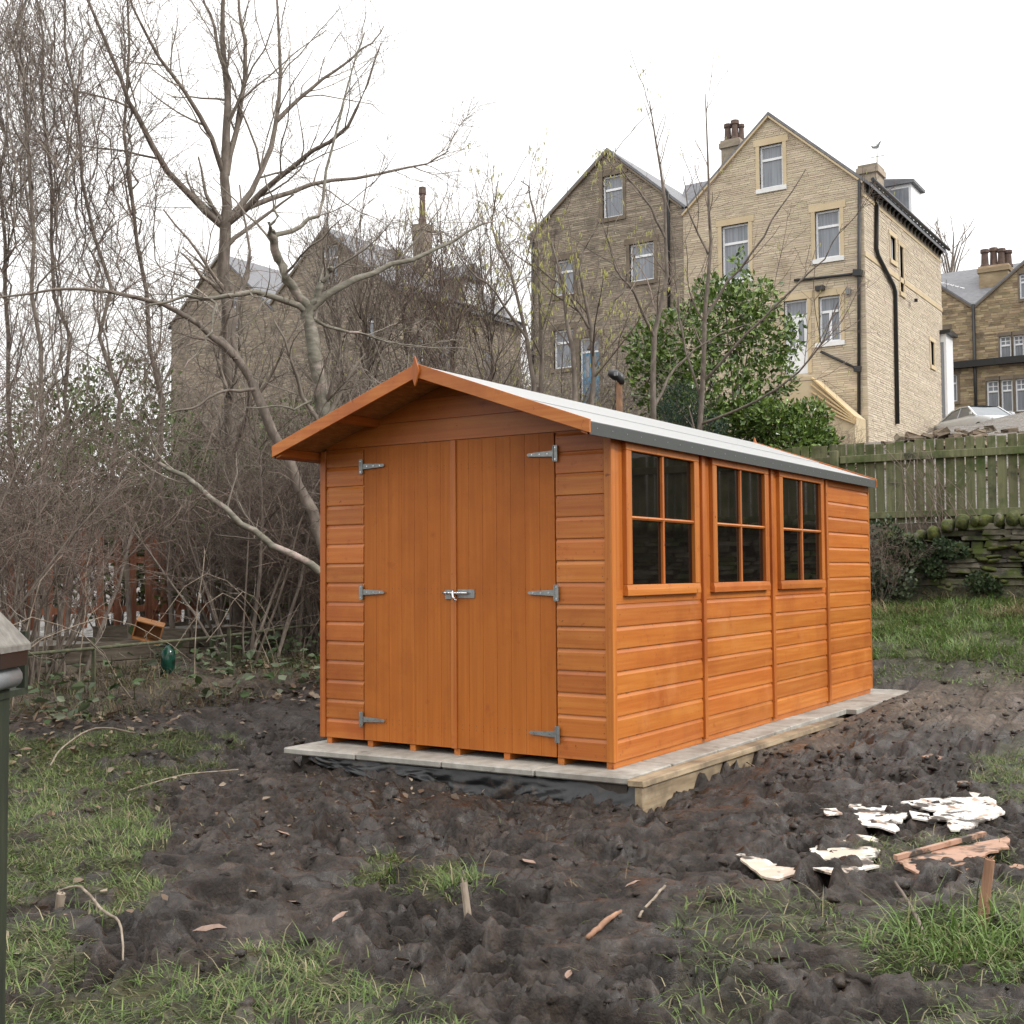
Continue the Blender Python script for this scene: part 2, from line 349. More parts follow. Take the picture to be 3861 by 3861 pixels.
def mud_detail(x, y):
    wx = x+.10*(fbm(x*5, y*5, 3, 3)-.5); wy = y+.10*(fbm(x*5, y*5, 4, 3)-.5)
    d = (fbm(wx*1.1, wy*1.1, 1, 3)-.5)*.13
    rr = 1-np.abs(2*fbm(wx*3.3, wy*3.3, 8, 3)-1)                       # trodden ridges
    d += (rr-.72)*.11
    f1, f2 = worley(wx*7.5, wy*7.5, 9); cl = np.clip(f2-f1, 0, .55)
    pat = sstep(.40, .62, fbm(x*1.7, y*1.7, 12, 3))
    d += pat*(cl-.25)*.075                                             # clods
    f1, f2 = worley(wx*17, wy*17, 19); d += (np.clip(f2-f1, 0, .5)-.25)*.030*(.25+.75*pat)
    f1, f2 = worley(wx*36+.3*vn(x*60, y*60, 2), wy*36, 29); d += (np.clip(f2-f1, 0, .5)-.25)*.010*pat
    c, s = math.cos(.55), math.sin(.55)
    xs = (wx*c+wy*s); ys = (-wx*s+wy*c)
    d += (1-np.abs(2*fbm(xs*1.5, ys*8, 14, 4)-1)-.7)*.105              # smeared drag marks
    c, s = math.cos(-.9), math.sin(-.9); xs = (wx*c+wy*s); ys = (-wx*s+wy*c)
    d += np.clip(fbm(xs*2.2, ys*11, 15, 3)-.48, 0, 1)*.16*sstep(.42, .6, fbm(x*1.1, y*1.1, 16, 2))
    d = np.where(d > .04, .04+(d-.04)*.45, d)                           # trodden flat on top
    q_ = .030; t_ = d/q_+2.2*fbm(wx*2.5, wy*2.5, 44, 2); fl_ = np.floor(t_); fr_ = sstep(.30, .72, t_-fl_)
    d = .45*d+.55*q_*(fl_+fr_-2.2*fbm(wx*2.5, wy*2.5, 44, 2))           # slabby smears with sharp edges
    d += (fbm(x*24, y*24, 21, 4, .62)-.5)*.042*(.25+.75*pat)
    rg2 = np.abs(2*fbm(wx*13, wy*13, 23, 3)-1); d -= np.clip(.16-rg2, 0, 1)*.12*(.3+.7*pat)     # cracks between crumbs
    for (fx, fy, a, k) in _fp:
        ca, sa = math.cos(a), math.sin(a); dx = x-fx; dy = y-fy
        nb = (np.abs(dx) < .3) & (np.abs(dy) < .3)
        if not nb.any(): continue
        p = (dx*ca+dy*sa)/.155; q = (-dx*sa+dy*ca)/.062; r = np.sqrt(p*p+q*q)
        d = np.where(nb, d-.058*k*(1-sstep(.72, 1.02, r))+.024*k*np.exp(-((r-1.25)/.22)**2), d)
    return d
def H(x, y, detail=True):
    x = np.asarray(x, float); y = np.asarray(y, float)
    z = H0(x, y)
    far = np.exp(-np.clip(np.hypot(x, y-1)-9, 0, 40)/5.0)
    amp = np.ones(np.shape(x))
    gm, _ = grass_mask(x, y)
    amp = amp*(1-.55*np.clip(gm, 0, 1))
    amp = amp*(1-.6*sstep(5.0, 6.5, y))
    z = z+mud_detail(x, y)*amp*far
    z = z+(fbm(x*.35, y*.35, 61, 4)-.5)*.22*sstep(9.5, 13, y)*(1-sstep(22, 28, y))
    # the right-hand side of the base is banked up, the shed base itself is cut out
    e = np.minimum(np.minimum(x-SLAB[0], SLAB[1]-x), np.minimum(y-SLAB[2], SLAB[3]-y))
    z = np.where(e > 0, np.minimum(z, -.055-.6*np.clip(e-.0, 0, .35)), z)
    nearslab = np.exp(-np.clip(-e, 0, 9)/.25)*(e <= 0)
    z = z-nearslab*.5*(z-H0(x, y)) - .02*nearslab*(y < 1)
    return z
def axis(lo, hi, step, far_lo, far_hi, g=1.045, cap=12.0):
    a = list(np.arange(lo, hi, step)); s = step; p = a[-1]
    while p < far_hi: s = min(s*g, cap); p += s; a.append(p)
    s = step; p = lo; b = []
    while p > far_lo: s = min(s*g, cap); p -= s; b.append(p)
    return np.array(b[::-1]+a)
gx = axis(-2.9, 2.9, .0125, -260, 160, 1.05); gy = axis(-3.95, 0.2, .0125, -60, 420, 1.05)
gx = np.concatenate([gx]); X, Y = np.meshgrid(gx, gy)
Z = H(X.ravel(), Y.ravel())
nx, ny = len(gx), len(gy)
idx = np.arange(nx*ny).reshape(ny, nx)
F = np.stack([idx[:-1, :-1], idx[:-1, 1:], idx[1:, 1:], idx[1:, :-1]], -1).reshape(-1, 4)
gm, _ = grass_mask(X.ravel(), Y.ravel())
xr, yr = X.ravel(), Y.ravel()
n1 = fbm(xr*2.1, yr*2.1, 71, 4)[:, None]; n2 = fbm(xr*9, yr*9, 72, 3)[:, None]; n3 = fbm(xr*.9, yr*.9, 73, 3)[:, None]
mud = (np.array([.015, .0098, .0070])*(1-n2)+np.array([.043, .0295, .0218])*n2)
mud = mud*(.75+.5*n1)
tan_ = np.array([.135, .095, .065])
sandy = (sstep(.52, .66, n3[:, 0])*((xr > .2) & (yr > 1.2) & (yr < 5.5)) )[:, None]
sandy = np.maximum(sandy*.5, (np.exp(-((xr-.55)/.35)**2-((yr-4.0)/1.0)**2)*.9)[:, None])
mud = mud*(1-sandy)+tan_*sandy
turf = np.array([.030, .030, .012])*(1-n2)+np.array([.062, .056, .026])*n2
k = np.clip(gm*1.1, 0, .85)[:, None]; colr = mud*(1-k)+turf*k
far = .6*sstep(5.4, 7.0, yr)[:, None]*sstep(-3, -1, xr)[:, None]
colr = colr*(1-far)+(np.array([.055, .070, .024])*(1-n1)+np.array([.105, .105, .045])*n1)*far
hill = sstep(9.0, 10.5, yr)[:, None]; wf = (sstep(8.2, 8.4, yr)*(1-sstep(9.1, 9.6, yr))*sstep(-5, -3, xr))[:, None]; colr = colr*(1-wf)+np.array([.03, .026, .018])*wf
colr = colr*(1-hill)+(np.array([.045, .034, .024])*(1-n1)+np.array([.11, .085, .060])*n1)*hill
street = sstep(26, 31, yr)[:, None]
colr = colr*(1-street)+np.array([.12, .115, .11])*street
lit = (sstep(-3.9, -4.9, xr)*(1-hill[:, 0]))[:, None]
colr = colr*(1-lit)+(np.array([.045, .034, .024])*(1-n2)+np.array([.10, .078, .054])*n2)*lit
me = np_mesh('ground', np.stack([xr, yr, Z], 1), F, smooth=True, col=colr)
M['ground'], nt_, b_ = new_mat('wet_mud_ground')
a_ = N(nt_, 'ShaderNodeVertexColor', layer_name='Col'); g_ = N(nt_, 'ShaderNodeNewGeometry')
no_ = N(nt_, 'ShaderNodeTexNoise'); no_.inputs['Scale'].default_value = 42; no_.inputs['Detail'].default_value = 8; no_.inputs['Roughness'].default_value = .72
nt_.links.new(g_.outputs['Position'], no_.inputs['Vector'])
nd_ = N(nt_, 'ShaderNodeTexNoise'); nd_.inputs['Scale'].default_value = 11; nd_.inputs['Detail'].default_value = 12; nd_.inputs['Roughness'].default_value = .72; nd_.inputs['Distortion'].default_value = 1.2
nt_.links.new(g_.outputs['Position'], nd_.inputs['Vector'])
r_ = ramp(nt_, [(.40, (.42, .40, .38)), (.50, (.9, .89, .88)), (.62, (1.65, 1.64, 1.66))]); nt_.links.new(nd_.outputs['Fac'], r_.inputs[0])     # wet black crumbs, drier brown smears
mx_ = N(nt_, 'ShaderNodeMix', data_type='RGBA', blend_type='MULTIPLY'); mx_.inputs[0].default_value = 1
nt_.links.new(a_.outputs[0], mx_.inputs[6]); nt_.links.new(r_.outputs[0], mx_.inputs[7]); nt_.links.new(mx_.outputs[2], b_.inputs['Base Color'])
n2_ = N(nt_, 'ShaderNodeTexNoise'); n2_.inputs['Scale'].default_value = 5.5; n2_.inputs['Detail'].default_value = 4
nt_.links.new(g_.outputs['Position'], n2_.inputs['Vector'])
mr_ = N(nt_, 'ShaderNodeMapRange'); mr_.inputs['From Min'].default_value = .42; mr_.inputs['From Max'].default_value = .74
mr_.inputs['To Min'].default_value = .26; mr_.inputs['To Max'].default_value = .70
nt_.links.new(n2_.outputs['Fac'], mr_.inputs['Value']); nt_.links.new(mr_.outputs[0], b_.inputs['Roughness'])
b_.inputs['Specular IOR Level'].default_value = .42
bp_ = N(nt_, 'ShaderNodeBump'); bp_.inputs['Distance'].default_value = .032
ms_ = N(nt_, 'ShaderNodeMapRange'); ms_.inputs['From Min'].default_value = .4; ms_.inputs['From Max'].default_value = .6; ms_.inputs['To Min'].default_value = .35; ms_.inputs['To Max'].default_value = 1.0
nt_.links.new(n2_.outputs['Fac'], ms_.inputs['Value']); nt_.links.new(ms_.outputs[0], bp_.inputs['Strength'])
nt_.links.new(no_.outputs['Fac'], bp_.inputs['Height']); nt_.links.new(bp_.outputs[0], b_.inputs['Normal'])
ground = put('ground', me, M['ground'], kind='structure')
def gz(x, y): return float(H(np.array([x]), np.array([y]))[0])

# loose crumbs and clods of mud
def clods(name, label, n, seed, region, size):
    rg = np.random.default_rng(seed); x = rg.uniform(region[0], region[1], n); y = rg.uniform(region[2], region[3], n)
    gm_, _ = grass_mask(x, y); d = np.hypot(x-CAM[0], y-CAM[1])
    k = (rg.random(n) < .25+1.1*sstep(.42, .62, fbm(x*1.7, y*1.7, 12, 3))) & (gm_ < .5) & ~((x > SLAB[0]) & (x < SLAB[1]) & (y > SLAB[2])); x, y = x[k], y[k]; n = len(x)
    s = size[0]*(size[1]/size[0])**(rg.random(n)**2.2); z = H(x, y)-s*.12
    bm = bmesh.new(); bmesh.ops.create_icosphere(bm, subdivisions=1, radius=1); bm.verts.ensure_lookup_table()
    base = np.array([v.co[:] for v in bm.verts]); f = np.array([[v.index for v in q.verts] for q in bm.faces]); bm.free(); nb_ = len(base)
    V = base[None]*s[:, None, None]*rg.uniform(.55, 1.35, (n, nb_, 1))*np.stack([rg.uniform(.7, 1.5, n), rg.uniform(.6, 1.1, n), rg.uniform(.4, .75, n)], 1)[:, None]
    a = rg.uniform(0, 6.28, n); c, sn = np.cos(a)[:, None], np.sin(a)[:, None]
    V = np.stack([V[..., 0]*c-V[..., 1]*sn, V[..., 0]*sn+V[..., 1]*c, V[..., 2]], -1)+np.stack([x, y, z], 1)[:, None]
    F_ = (np.arange(n)[:, None, None]*nb_+f[None]).reshape(-1, 3)
    t = rg.random((n, 1)); col = np.array([.014, .0092, .0064])*(1-t)+np.array([.042, .029, .021])*t; col = np.repeat(col, nb_, 0)
    o = put(name, np_mesh(name, V.reshape(-1, 3), F_, smooth=True, col=col), M['ground'], kind='stuff'); tag(o, label, 'mud'); return o
clods('mud_clods', 'loose crumbs and clods of dark wet mud in the foreground', 7000, 71, (-4.2, 3.4, -4.0, 1.6), (.005, .040))
clods('mud_clods', 'loose clods of mud on the ground to the right of the shed', 3000, 72, (.3, 4.5, .6, 5.8), (.008, .045))
# ------------------------------------------------------------------ the shed
SW, SL = 2.05, 4.62
AX = -SW/2
RS = .357                                            # roof slope
def zr(x): return 2.159-RS*abs(x-AX)
PITCHB = .1185
shed = thing('garden_shed', 'orange-brown stained wooden garden shed with double doors and three windows', 'shed')
_pb = [(0, 0), (.013, 0), (.0135, .004), (.0135, .094), (.0065, .109), (.0045, PITCHB), (0, PITCHB)]
mb = MB(); mb.prism([(0, .013-o, z) for o, z in _pb], None, (1, 0, 0))
board_me = {}
for a in 'xy':
    me_ = mb.mesh('shiplap_board_'+a, bevel=0); me_.materials.append(M['wood_'+a]); board_me[a] = me_
def board_run(parent, a, lo, hi, z0, rows, fixed, flip=False, ztop=None):
    for i in range(rows):
        z = z0+i*PITCHB
        o = bpy.data.objects.new('board', board_me[a]); COL.objects.link(o); o.parent = parent
        j = random.uniform(-.0012, .0012); sz = 1.0
        if ztop is not None and z+PITCHB > ztop: sz = (ztop-z)/PITCHB
        if a == 'x':
            if not flip: o.location = (lo, fixed+j, z); o.scale = (hi-lo, 1, sz)
            else: o.location = (hi, fixed+j, z); o.rotation_euler = (0, 0, math.pi); o.scale = (hi-lo, 1, sz)
        else:
            if not flip: o.location = (fixed+j, lo, z); o.rotation_euler = (0, 0, math.pi/2); o.scale = (hi-lo, 1, sz)
            else: o.location = (fixed+j, hi, z); o.rotation_euler = (0, 0, -math.pi/2); o.scale = (hi-lo, 1, sz)
random.seed(3)
# --- front wall
XDL, XDR, XM, ZD = -1.704, -.349, -1.0255, 1.771
fw_ = MB()
gab = [(-SW+.01, .013, .0), (-.01, .013, .0), (-.01, .013, zr(0)-.03), (AX, .013, zr(AX)-.035), (-SW+.01, .013, zr(0)-.03)]
fw_.prism(gab, None, (0, .018, 0)); front = fw_.build('front_wall', M['wood_x'], shed)
board_run(front, 'x', -SW+.045, XDL-.004, 0, 15, 0.0, ztop=1.765)
board_run(front, 'x', XDR+.004, -.045, 0, 15, 0.0, ztop=1.765)
for (x0, x1, z0) in ((-SW+.045, -.045, 1.773),):
    hb = MB(); hb.prism([(x0, .0, 1.773), (x1, .0, 1.773), (x1, 0, zr(x1)-.03), (-.33, 0, 1.90), (-1.72, 0, 1.90), (x0, 0, zr(x0)-.03)], None, (0, .0125, 0))
    hb.build('header_board', M['wood_x'], front)
gb = MB(); gb.prism([(-1.715, .001, 1.903), (-.335, .001, 1.903), (AX+.28, .001, zr(AX+.28)-.03), (AX-.28, .001, zr(AX-.28)-.03)], None, (0, .0115, 0)); gb.build('gable_board', M['wood_x'], front)
gb = MB(); gb.prism([(AX-.277, .002, zr(AX-.28)-.028), (AX+.277, .002, zr(AX+.28)-.028), (AX, .002, zr(AX)-.035)], None, (0, .0105, 0)); gb.build('gable_board', M['wood_x'], front)
for (x0, x1) in ((-SW, -SW+.042), (-.042, .0)):
    t = MB().box(x0, x1, -.010, .012, -.001, zr(x0 if x0 < -1 else x1)-.03); t.build('corner_trim', M['wood_z'], shed, bevel=.002)
# --- doors
def door(x0, x1, n, first):
    d = MB().box(x0+.004, x1-.004, .004, .020, .004, ZD-.004).build('door', M['door_wood'], shed)
    w = (x1-x0-.008)/n
    bm_ = MB().box(0, 1, 0, 1, 0, 1)
    for i in range(n):
        b = MB().prism([(x0+.004+i*w+.0002, .0038, .002), (x0+.004+i*w+.0002, -.0015, .002), (x0+.004+i*w+.0018, -.003, .002), (x0+.004+(i+1)*w-.0018, -.003, .002), (x0+.004+(i+1)*w-.0002, -.0015, .002), (x0+.004+(i+1)*w-.0002, .0038, .002)], None, (0, 0, ZD-.006))
        b.build('door_board', M['door_wood'], d)
    return d
dl = door(XDL, XM, 7, 0); dr = door(XM, XDR, 7, 1)
MB().box(XM-.022, XM+.016, -.014, -.0035, .0, ZD-.002).build('cover_strip', M['wood_z'], dl, bevel=.002)
nails = MB()
for x0, x1 in ((XDL, XM-.02), (XM+.02, XDR)):
    for zz in (.11, .135, .885, .91, 1.60, 1.625):
        xx = x0+.03
        while xx < x1-.02:
            nails.tube([(xx, -.0025, zz), (xx, -.0038, zz)], .0026, 6); xx += .048
for zz in range(15):
    for xx in (-SW+.06, XDL-.02, XDR+.02, -.06):
        for dz in (.03, .075): nails.tube([(xx, -.0005, zz*PITCHB+dz), (xx, -.0018, zz*PITCHB+dz)], .0024, 6)
nails.build('nail_heads', M['nail'], shed, kind='stuff')
# --- T hinges
def hinge(x, z, s):
    m = MB().box(x-.013, x+.013, -.0185, -.0145, z-.045, z+.045)
    m.tube([(x+s*.013, -.0195, z-.042), (x+s*.013, -.0195, z+.042)], .0042, 8)
    m.prism([(x+s*.014, -.0175, z-.017), (x+s*.175, -.0175, z-.0085), (x+s*.185, -.0175, z), (x+s*.175, -.0175, z+.0085), (x+s*.014, -.0175, z+.017)], None, (0, .003, 0))
    h = m.build('hinge', M['galv'], shed)
    sc_ = MB()
    for (dx, dz) in ((0, .032), (0, -.032)): sc_.tube([(x+dx, -.0185, z+dz), (x+dx, -.0205, z+dz)], .004, 8)
    for dx in (.05, .1, .15): sc_.tube([(x+s*dx, -.0175, z), (x+s*dx, -.020, z)], .004, 8)
    sc_.build('screws', M['zinc'], h, kind='stuff')
for z in (.1265, .8897, 1.6513):
    hinge(XDL-.012, z, 1); hinge(XDR+.012, z, -1)
# --- bolt
bz = .885
bo = MB().box(-1.085, -1.045, -.0165, -.0135, bz-.032, bz+.02)
bo.box(-1.003, -.885, -.008, -.0035, bz-.027, bz+.022)
bolt = bo.build('door_bolt', M['galv'], shed)
b2 = MB().tube([(-1.095, -.026, bz+.002), (-.925, -.026, bz+.002)], .0075, 10)
b2.tube([(-1.075, -.014, bz+.002), (-1.075, -.036, bz+.002)], .008, 8).tube([(-1.05, -.014, bz+.002), (-1.05, -.036, bz+.002)], .008, 8)
b2.tube([(-.985, -.008, bz+.002), (-.985, -.038, bz+.002)], .0085, 8).tube([(-.955, -.008, bz+.002), (-.955, -.036, bz+.002)], .008, 8)
b2.tube([(-1.018, -.028, bz+.022), (-1.02, -.034, bz+.002), (-1.012, -.040, bz-.022), (-1.0, -.040, bz-.040), (-.99, -.036, bz-.034)], [.006, .0075, .0075, .0065, .005], 8)
b2.build('bolt_slide', M['zinc'], bolt, smooth=True)
# --- right side wall
sw_ = MB().box(-.031, -.013, .0, SL, 0, zr(0)-.03); side = sw_.build('side_wall', M['wood_y'], shed)
MOD = [0.012, 1.160, 2.322, 3.487, SL-.004]
MB().box(-.012, .004, -.009, .034, -.002, zr(0)-.031).build('corner_trim', M['wood_z'], shed, bevel=.002)
for k in range(3):
    y0 = MOD[k]+(.024 if k == 0 else .022); y1 = MOD[k+1]-.022
    board_run(side, 'y', y0, y1, 0, 7, 0.0)
    zt = zr(0)-.035
    for (a0, a1, c0, c1, nm, mt) in ((y0, y1, 7*PITCHB+.001, .905, 'sill_panel', 'wood_y'), (y0, MOD[k]+.14, .9055, zt, 'jamb_panel', 'wood_z'), (y1-.11, y1, .9055, zt, 'jamb_panel', 'wood_z'),
                             (MOD[k]+.141, y1-.111, 1.690, zt, 'head_panel', 'wood_y')):
        MB().box(-.012, -.002, a0, a1, c0, c1).build(nm, M[mt], side)
board_run(side, 'y', MOD[3]+.022, SL-.012, 0, 15, 0.0, ztop=zr(0)-.035)
for y in MOD[1:4]:
    MB().box(-.012, .0175, y-.021, y+.021, -.012, zr(0)-.034).build('cover_strip', M['wood_z'], side, bevel=.003)
MB().box(-.012, .003, SL-.012, SL+.012, -.002, zr(0)-.034).build('corner_trim', M['wood_z'], shed, bevel=.002)
for k in range(3):
    a0 = (.124, 1.278, 2.440)[k]; a1 = a0+.945; c0, c1 = .873, 1.716; w = .063
    fr = MB()
    fr.box(-.012, .026, a0, a0+w, c0+.058, c1-.056); fr.box(-.012, .026, a1-w, a1, c0+.058, c1-.056)
    fr.box(-.012, .027, a0-.001, a1+.001, c1-.056, c1); win = fr.build('window', M['wood_z'], shed, bevel=.003)
    MB().prism([(-.012, a0-.002, c0), (.030, a0-.002, c0-.002), (.030, a0-.002, c0+.03), (.024, a0-.002, c0+.058), (-.012, a0-.002, c0+.058)], None, (0, a1-a0+.004, 0)).build('window_sill', M['wood_y'], win, bevel=.002)
    ym = (a0+a1)/2; zm = (c0+.058+c1-.056)/2
    gl = .012
    bar = MB(); e = .011
    bar.prism([(-.006, ym-e, c0+.059), (.014, ym-e*.8, c0+.059), (.021, ym, c0+.059), (.014, ym+e*.8, c0+.059), (-.006, ym+e, c0+.059)], None, (0, 0, c1-c0-.116)); bar.build('glazing_bar', M['wood_z'], win)
    bar = MB(); e = .0118
    bar.prism([(-.006, a0+w+.001, zm-e), (.0145, a0+w+.001, zm-e*.8), (.0215, a0+w+.001, zm), (.0145, a0+w+.001, zm+e*.8), (-.006, a0+w+.001, zm+e)], None, (0, a1-a0-2*w-.002, 0)); bar.build('glazing_bar', M['wood_y'], win)
    for (p0, p1) in ((a0+w, ym), (ym, a1-w)):
        for (q0, q1) in ((c0+.058, zm), (zm, c1-.056)):
            t_ = random.uniform(-.0015, .0015)
            MB().prism([(.001+t_, p0+.002, q0+.002), (.001-t_, p1-.002, q0+.002), (.001-t_, p1-.002, q1-.002), (.001+t_, p0+.002, q1-.002)], None, (-.004, 0, 0)).build('pane', M['pane'], win)
# --- far walls (left and back)
lw = MB().box(-SW+.013, -SW+.031, .032, SL-.02, 0, zr(0)-.03).build('side_wall', M['wood_y'], shed)
board_run(lw, 'y', .014, SL-.014, 0, 15, -SW, flip=True, ztop=zr(0)-.035)
bw = MB().prism([(-SW+.01, SL-.031, 0), (-.01, SL-.031, 0), (-.01, SL-.031, zr(0)-.03), (AX, SL-.031, zr(AX)-.035), (-SW+.01, SL-.031, zr(0)-.03)], None, (0, .018, 0)).build('back_wall', M['wood_x'], shed)
board_run(bw, 'x', -SW+.02, -.02, 0, 15, SL, flip=True, ztop=1.765)
# --- floor bearers
for x in (-1.985, -1.66, -1.34, -1.02, -.68, -.33, -.03):
    MB().box(x-.02, x+.02, .006, SL-.02, -.036, -.002).build('floor_bearer', M['wood_y'], shed)
MB().box(-SW+.03, -.03, .035, SL-.03, -.0015, .012).build('floor', M['wood_y'], shed)
# --- roof
YR0, YR1 = -.345, SL+.012
XE = .060
for s in (1, -1):
    def R(d, off): # d: distance from the ridge in x, offset below the roof line
        return (AX+s*d, YR0, 2.159-RS*d-off)
    dmax = SW/2+XE
    deck = MB().prism([R(0, .016), R(dmax-.006, .016), R(dmax-.006, .028), R(0, .030)], None, (0, YR1-YR0, 0)).build('roof_deck', M['osb'], shed)
    # felt: two overlapping strips, the lower one turned down over the eave
    fl = MB().prism([R(.52, .006), R(dmax, .006), R(dmax, .0145), R(.52, .0135)], None, (0, YR1-YR0, 0))
    fl.build('felt_strip', M['felt'], shed)
    MB().prism([R(dmax+.0005, .004), R(dmax+.0045, .008), R(dmax+.0045, .072), R(dmax+.0005, .072)], None, (0, YR1-YR0, 0)).build('eave_felt', M['felt_shaded'], shed)
    fl = MB().prism([R(0, -.001), R(.60, .0015), R(.60, .0055), R(.30, .0058), R(0, .011)], None, (0, YR1-YR0, 0)); fl.build('felt_strip', M['felt'], shed)
    cl_ = MB()
    for q in range(30): cl_.tube([(AX+s*(dmax+.0042), YR0+.08+q*.165, 1.735), (AX+s*(dmax+.0056), YR0+.08+q*.165, 1.735)], .0045, 6)
    cl_.build('felt_nails', M['galv'], shed, kind='stuff')
    for (d0, ht) in ((dmax-.045, .045), (.55, .036)):
        MB().prism([R(d0, .031), R(d0+.035, .031), R(d0+.035, .031+ht), R(d0, .031+ht)], None, (0, YR1-YR0, 0)).build('purlin', M['wood_y'], shed)
    for (yy, nm) in ((YR0-.0165, 'front'), (YR1+.001, 'rear')):
        d1 = dmax+.0115
        MB().prism([(AX+s*.0005, yy, 2.166), (AX+s*d1, yy, 2.166-RS*d1), (AX+s*d1, yy, 2.166-RS*d1-.070), (AX+s*.0005, yy, 2.166-.078)], None, (0, .016, 0)).build('fascia_board', M['wood_x'], shed, bevel=.0015)
MB().box(AX-.0175, AX+.0175, YR0, YR1, 2.159-.085, 2.159-.034).build('ridge_purlin', M['wood_y'], shed)
def finial(yy, zc):
    h = [(0, .088), (.012, .052), (.0275, .012), (.0275, -.006), (.014, -.045), (0, -.082)]
    poly = [(AX+a, yy, zc+b) for a, b in h]+[(AX-a, yy, zc+b) for a, b in h[::-1] if a > 0]
    MB().prism(poly, None, (0, .013, 0)).build('finial', M['wood_z'], shed, bevel=.001)
finial(YR0-.031, 2.118); finial(YR1+.019, 2.118)

# ------------------------------------------------------------------ base of slabs
base = thing('slab_base', 'grey concrete slab base with timber edging and muddy front under the shed', 'base', (0, 0, 0))
ZS = -.037
ys = [-.285, -.262, -.235, -.21, -.188]
xs_ = [-2.10, -1.56, -.965, -.37, .176]
for i in range(4):
    p = [(xs_[i]+.003, ys[i]+.01*random.random(), ZS), (xs_[i+1]-.003, ys[i+1]+.01*random.random(), ZS), (xs_[i+1]-.003, .33, ZS), (xs_[i]+.003, .33, ZS)]
    MB().prism(p, None, (0, 0, -.038)).build('slab', M['slab'], base, bevel=.007)
for i in range(8):
    y0 = .336+i*.6
    MB().box(-.42, (.181 if i < 5 else .26)+.001*math.sin(i*2.1), y0+.003, y0+.597, ZS-.04, ZS-.001*(i % 3)).build('slab', M['slab'], base, bevel=.004)
    MB().box(-2.10, -1.50, y0+.003, y0+.597, ZS-.04, ZS-.001*(i % 3)).build('slab', M['slab'], base, bevel=.004)
MB().box(-1.49, -.43, .34, 4.95, ZS-.06, ZS-.02).build('sub_base', M['soil_dark'], base)
MB().box(-2.05, .16, -.17, 4.9, -.42, ZS-.042).build('blockwork', M['soil_dark'], base)
e = MB().prism([(.184, -.215, ZS-.004), (.268, -.205, ZS-.006), (.275, -.205, -.075), (.186, -.215, -.075)], None, (.03, 3.12, -.012)); e.build('edging_board', M['edge_wood'], base, bevel=.004)
e = MB().box(.218, .262, -.20, 2.9, -.33, -.079); e.build('edging_board', M['edge_wood'], base, bevel=.004)
# black damp-proof membrane hanging from under the front slabs
nu, nv = 120, 16; V = []; Fm = []
rg = np.random.default_rng(9)
for i in range(nu):
    u = i/(nu-1); x = -1.88+u*2.13; yb = -.285+.1*u+.035
    for j in range(nv):
        v = j/(nv-1)
        ends = sstep(0.0, .1, u)
        drop = (.085+.075*sstep(.30, .45, u)+.05*sstep(.7, .8, u)-.02*math.sin(u*19))*float(ends)
        wav = (vn(np.array(x*6.), np.array(v*2.), 5)-.5)*.06 + (vn(np.array(x*15.+v*3), np.array(v*4.), 6)-.5)*.032
        bul = .075*sstep(.62, .9, u)*math.sin(v*2.4)+.02
        crs = abs(float(vn(np.array(x*9.+v*2.2), np.array(v*3.+x), 16))-.5)*.07+abs(float(vn(np.array(x*23.-v*5), np.array(v*7.), 17))-.5)*.03
        V.append((x+.03*math.sin(v*5+u*9)*v, yb-float(wav*v+bul*v)-crs*v*(1+1.8*float(sstep(.62, .85, u))), -.078-drop*v+.016*math.sin(u*33+v*4)*v+.02*(float(vn(np.array(x*12.), np.array(3.), 8))-.5)*v))
for i in range(nu-1):
    for j in range(nv-1): a = i*nv+j; Fm.append((a, a+nv, a+nv+1, a+1))
mem = put('plastic_membrane', np_mesh('plastic_membrane', V, Fm, smooth=True), M['membrane'])
tag(mem, 'crumpled black plastic membrane hanging below the front edge of the slab base', 'membrane')
# ------------------------------------------------------------------ houses up the hill
M['stone_light'] = pmat('cleaned_sandstone', [(.25, (.46, .38, .275)), (.5, (.54, .455, .335)), (.75, (.62, .535, .41))], (1.3, 1.3, 3.2), rough=.9, bump=.2, bdist=.02, rnd=.12, hue=.012,
                        patch=((.40, .325, .235), .55, .56, .72))
M['stone_side'] = pmat('pale_side_sandstone', [(.25, (.46, .385, .29)), (.5, (.54, .46, .355)), (.75, (.62, .545, .44))], (1.3, 1.3, 3.2), rough=.9, bump=.3, bdist=.02, rnd=.10, hue=.01)
M['stone_dark'] = pmat('sooty_sandstone', [(.25, (.20, .165, .125)), (.5, (.29, .243, .185)), (.75, (.39, .33, .26))], (1.3, 1.3, 3.2), rough=.92, bump=.2, bdist=.02, rnd=.22, hue=.012,
                       patch=((.13, .108, .085), .6, .54, .70))
M['stone_far'] = pmat('brown_sandstone', [(.25, (.18, .132, .075)), (.5, (.30, .23, .14)), (.75, (.43, .34, .22))], (1.3, 1.3, 3.2), rough=.92, bump=.3, bdist=.02, rnd=.32, hue=.012,
                      patch=((.085, .065, .045), .5, .56, .68))
M['mortar'] = pmat('mortar', [(.3, (.46, .40, .31)), (.7, (.54, .48, .38))], (4, 4, 4), rough=.95)
M['mortar_dark'] = pmat('sooty_mortar', [(.3, (.20, .168, .13)), (.7, (.28, .24, .19))], (4, 4, 4), rough=.95)
M['dress'] = pmat('dressed_yellow_stone', [(.3, (.50, .395, .245)), (.7, (.58, .475, .315))], (2, 2, 2), rough=.85, rnd=.08)
M['dress_dark'] = pmat('dressed_dark_stone', [(.3, (.12, .095, .068)), (.7, (.20, .16, .115))], (2, 2, 2), rough=.88, rnd=.1)
M['upvc'] = pmat('white_window_frame', [(.3, (.76, .77, .79)), (.7, (.82, .83, .84))], (3, 3, 3), rough=.35)
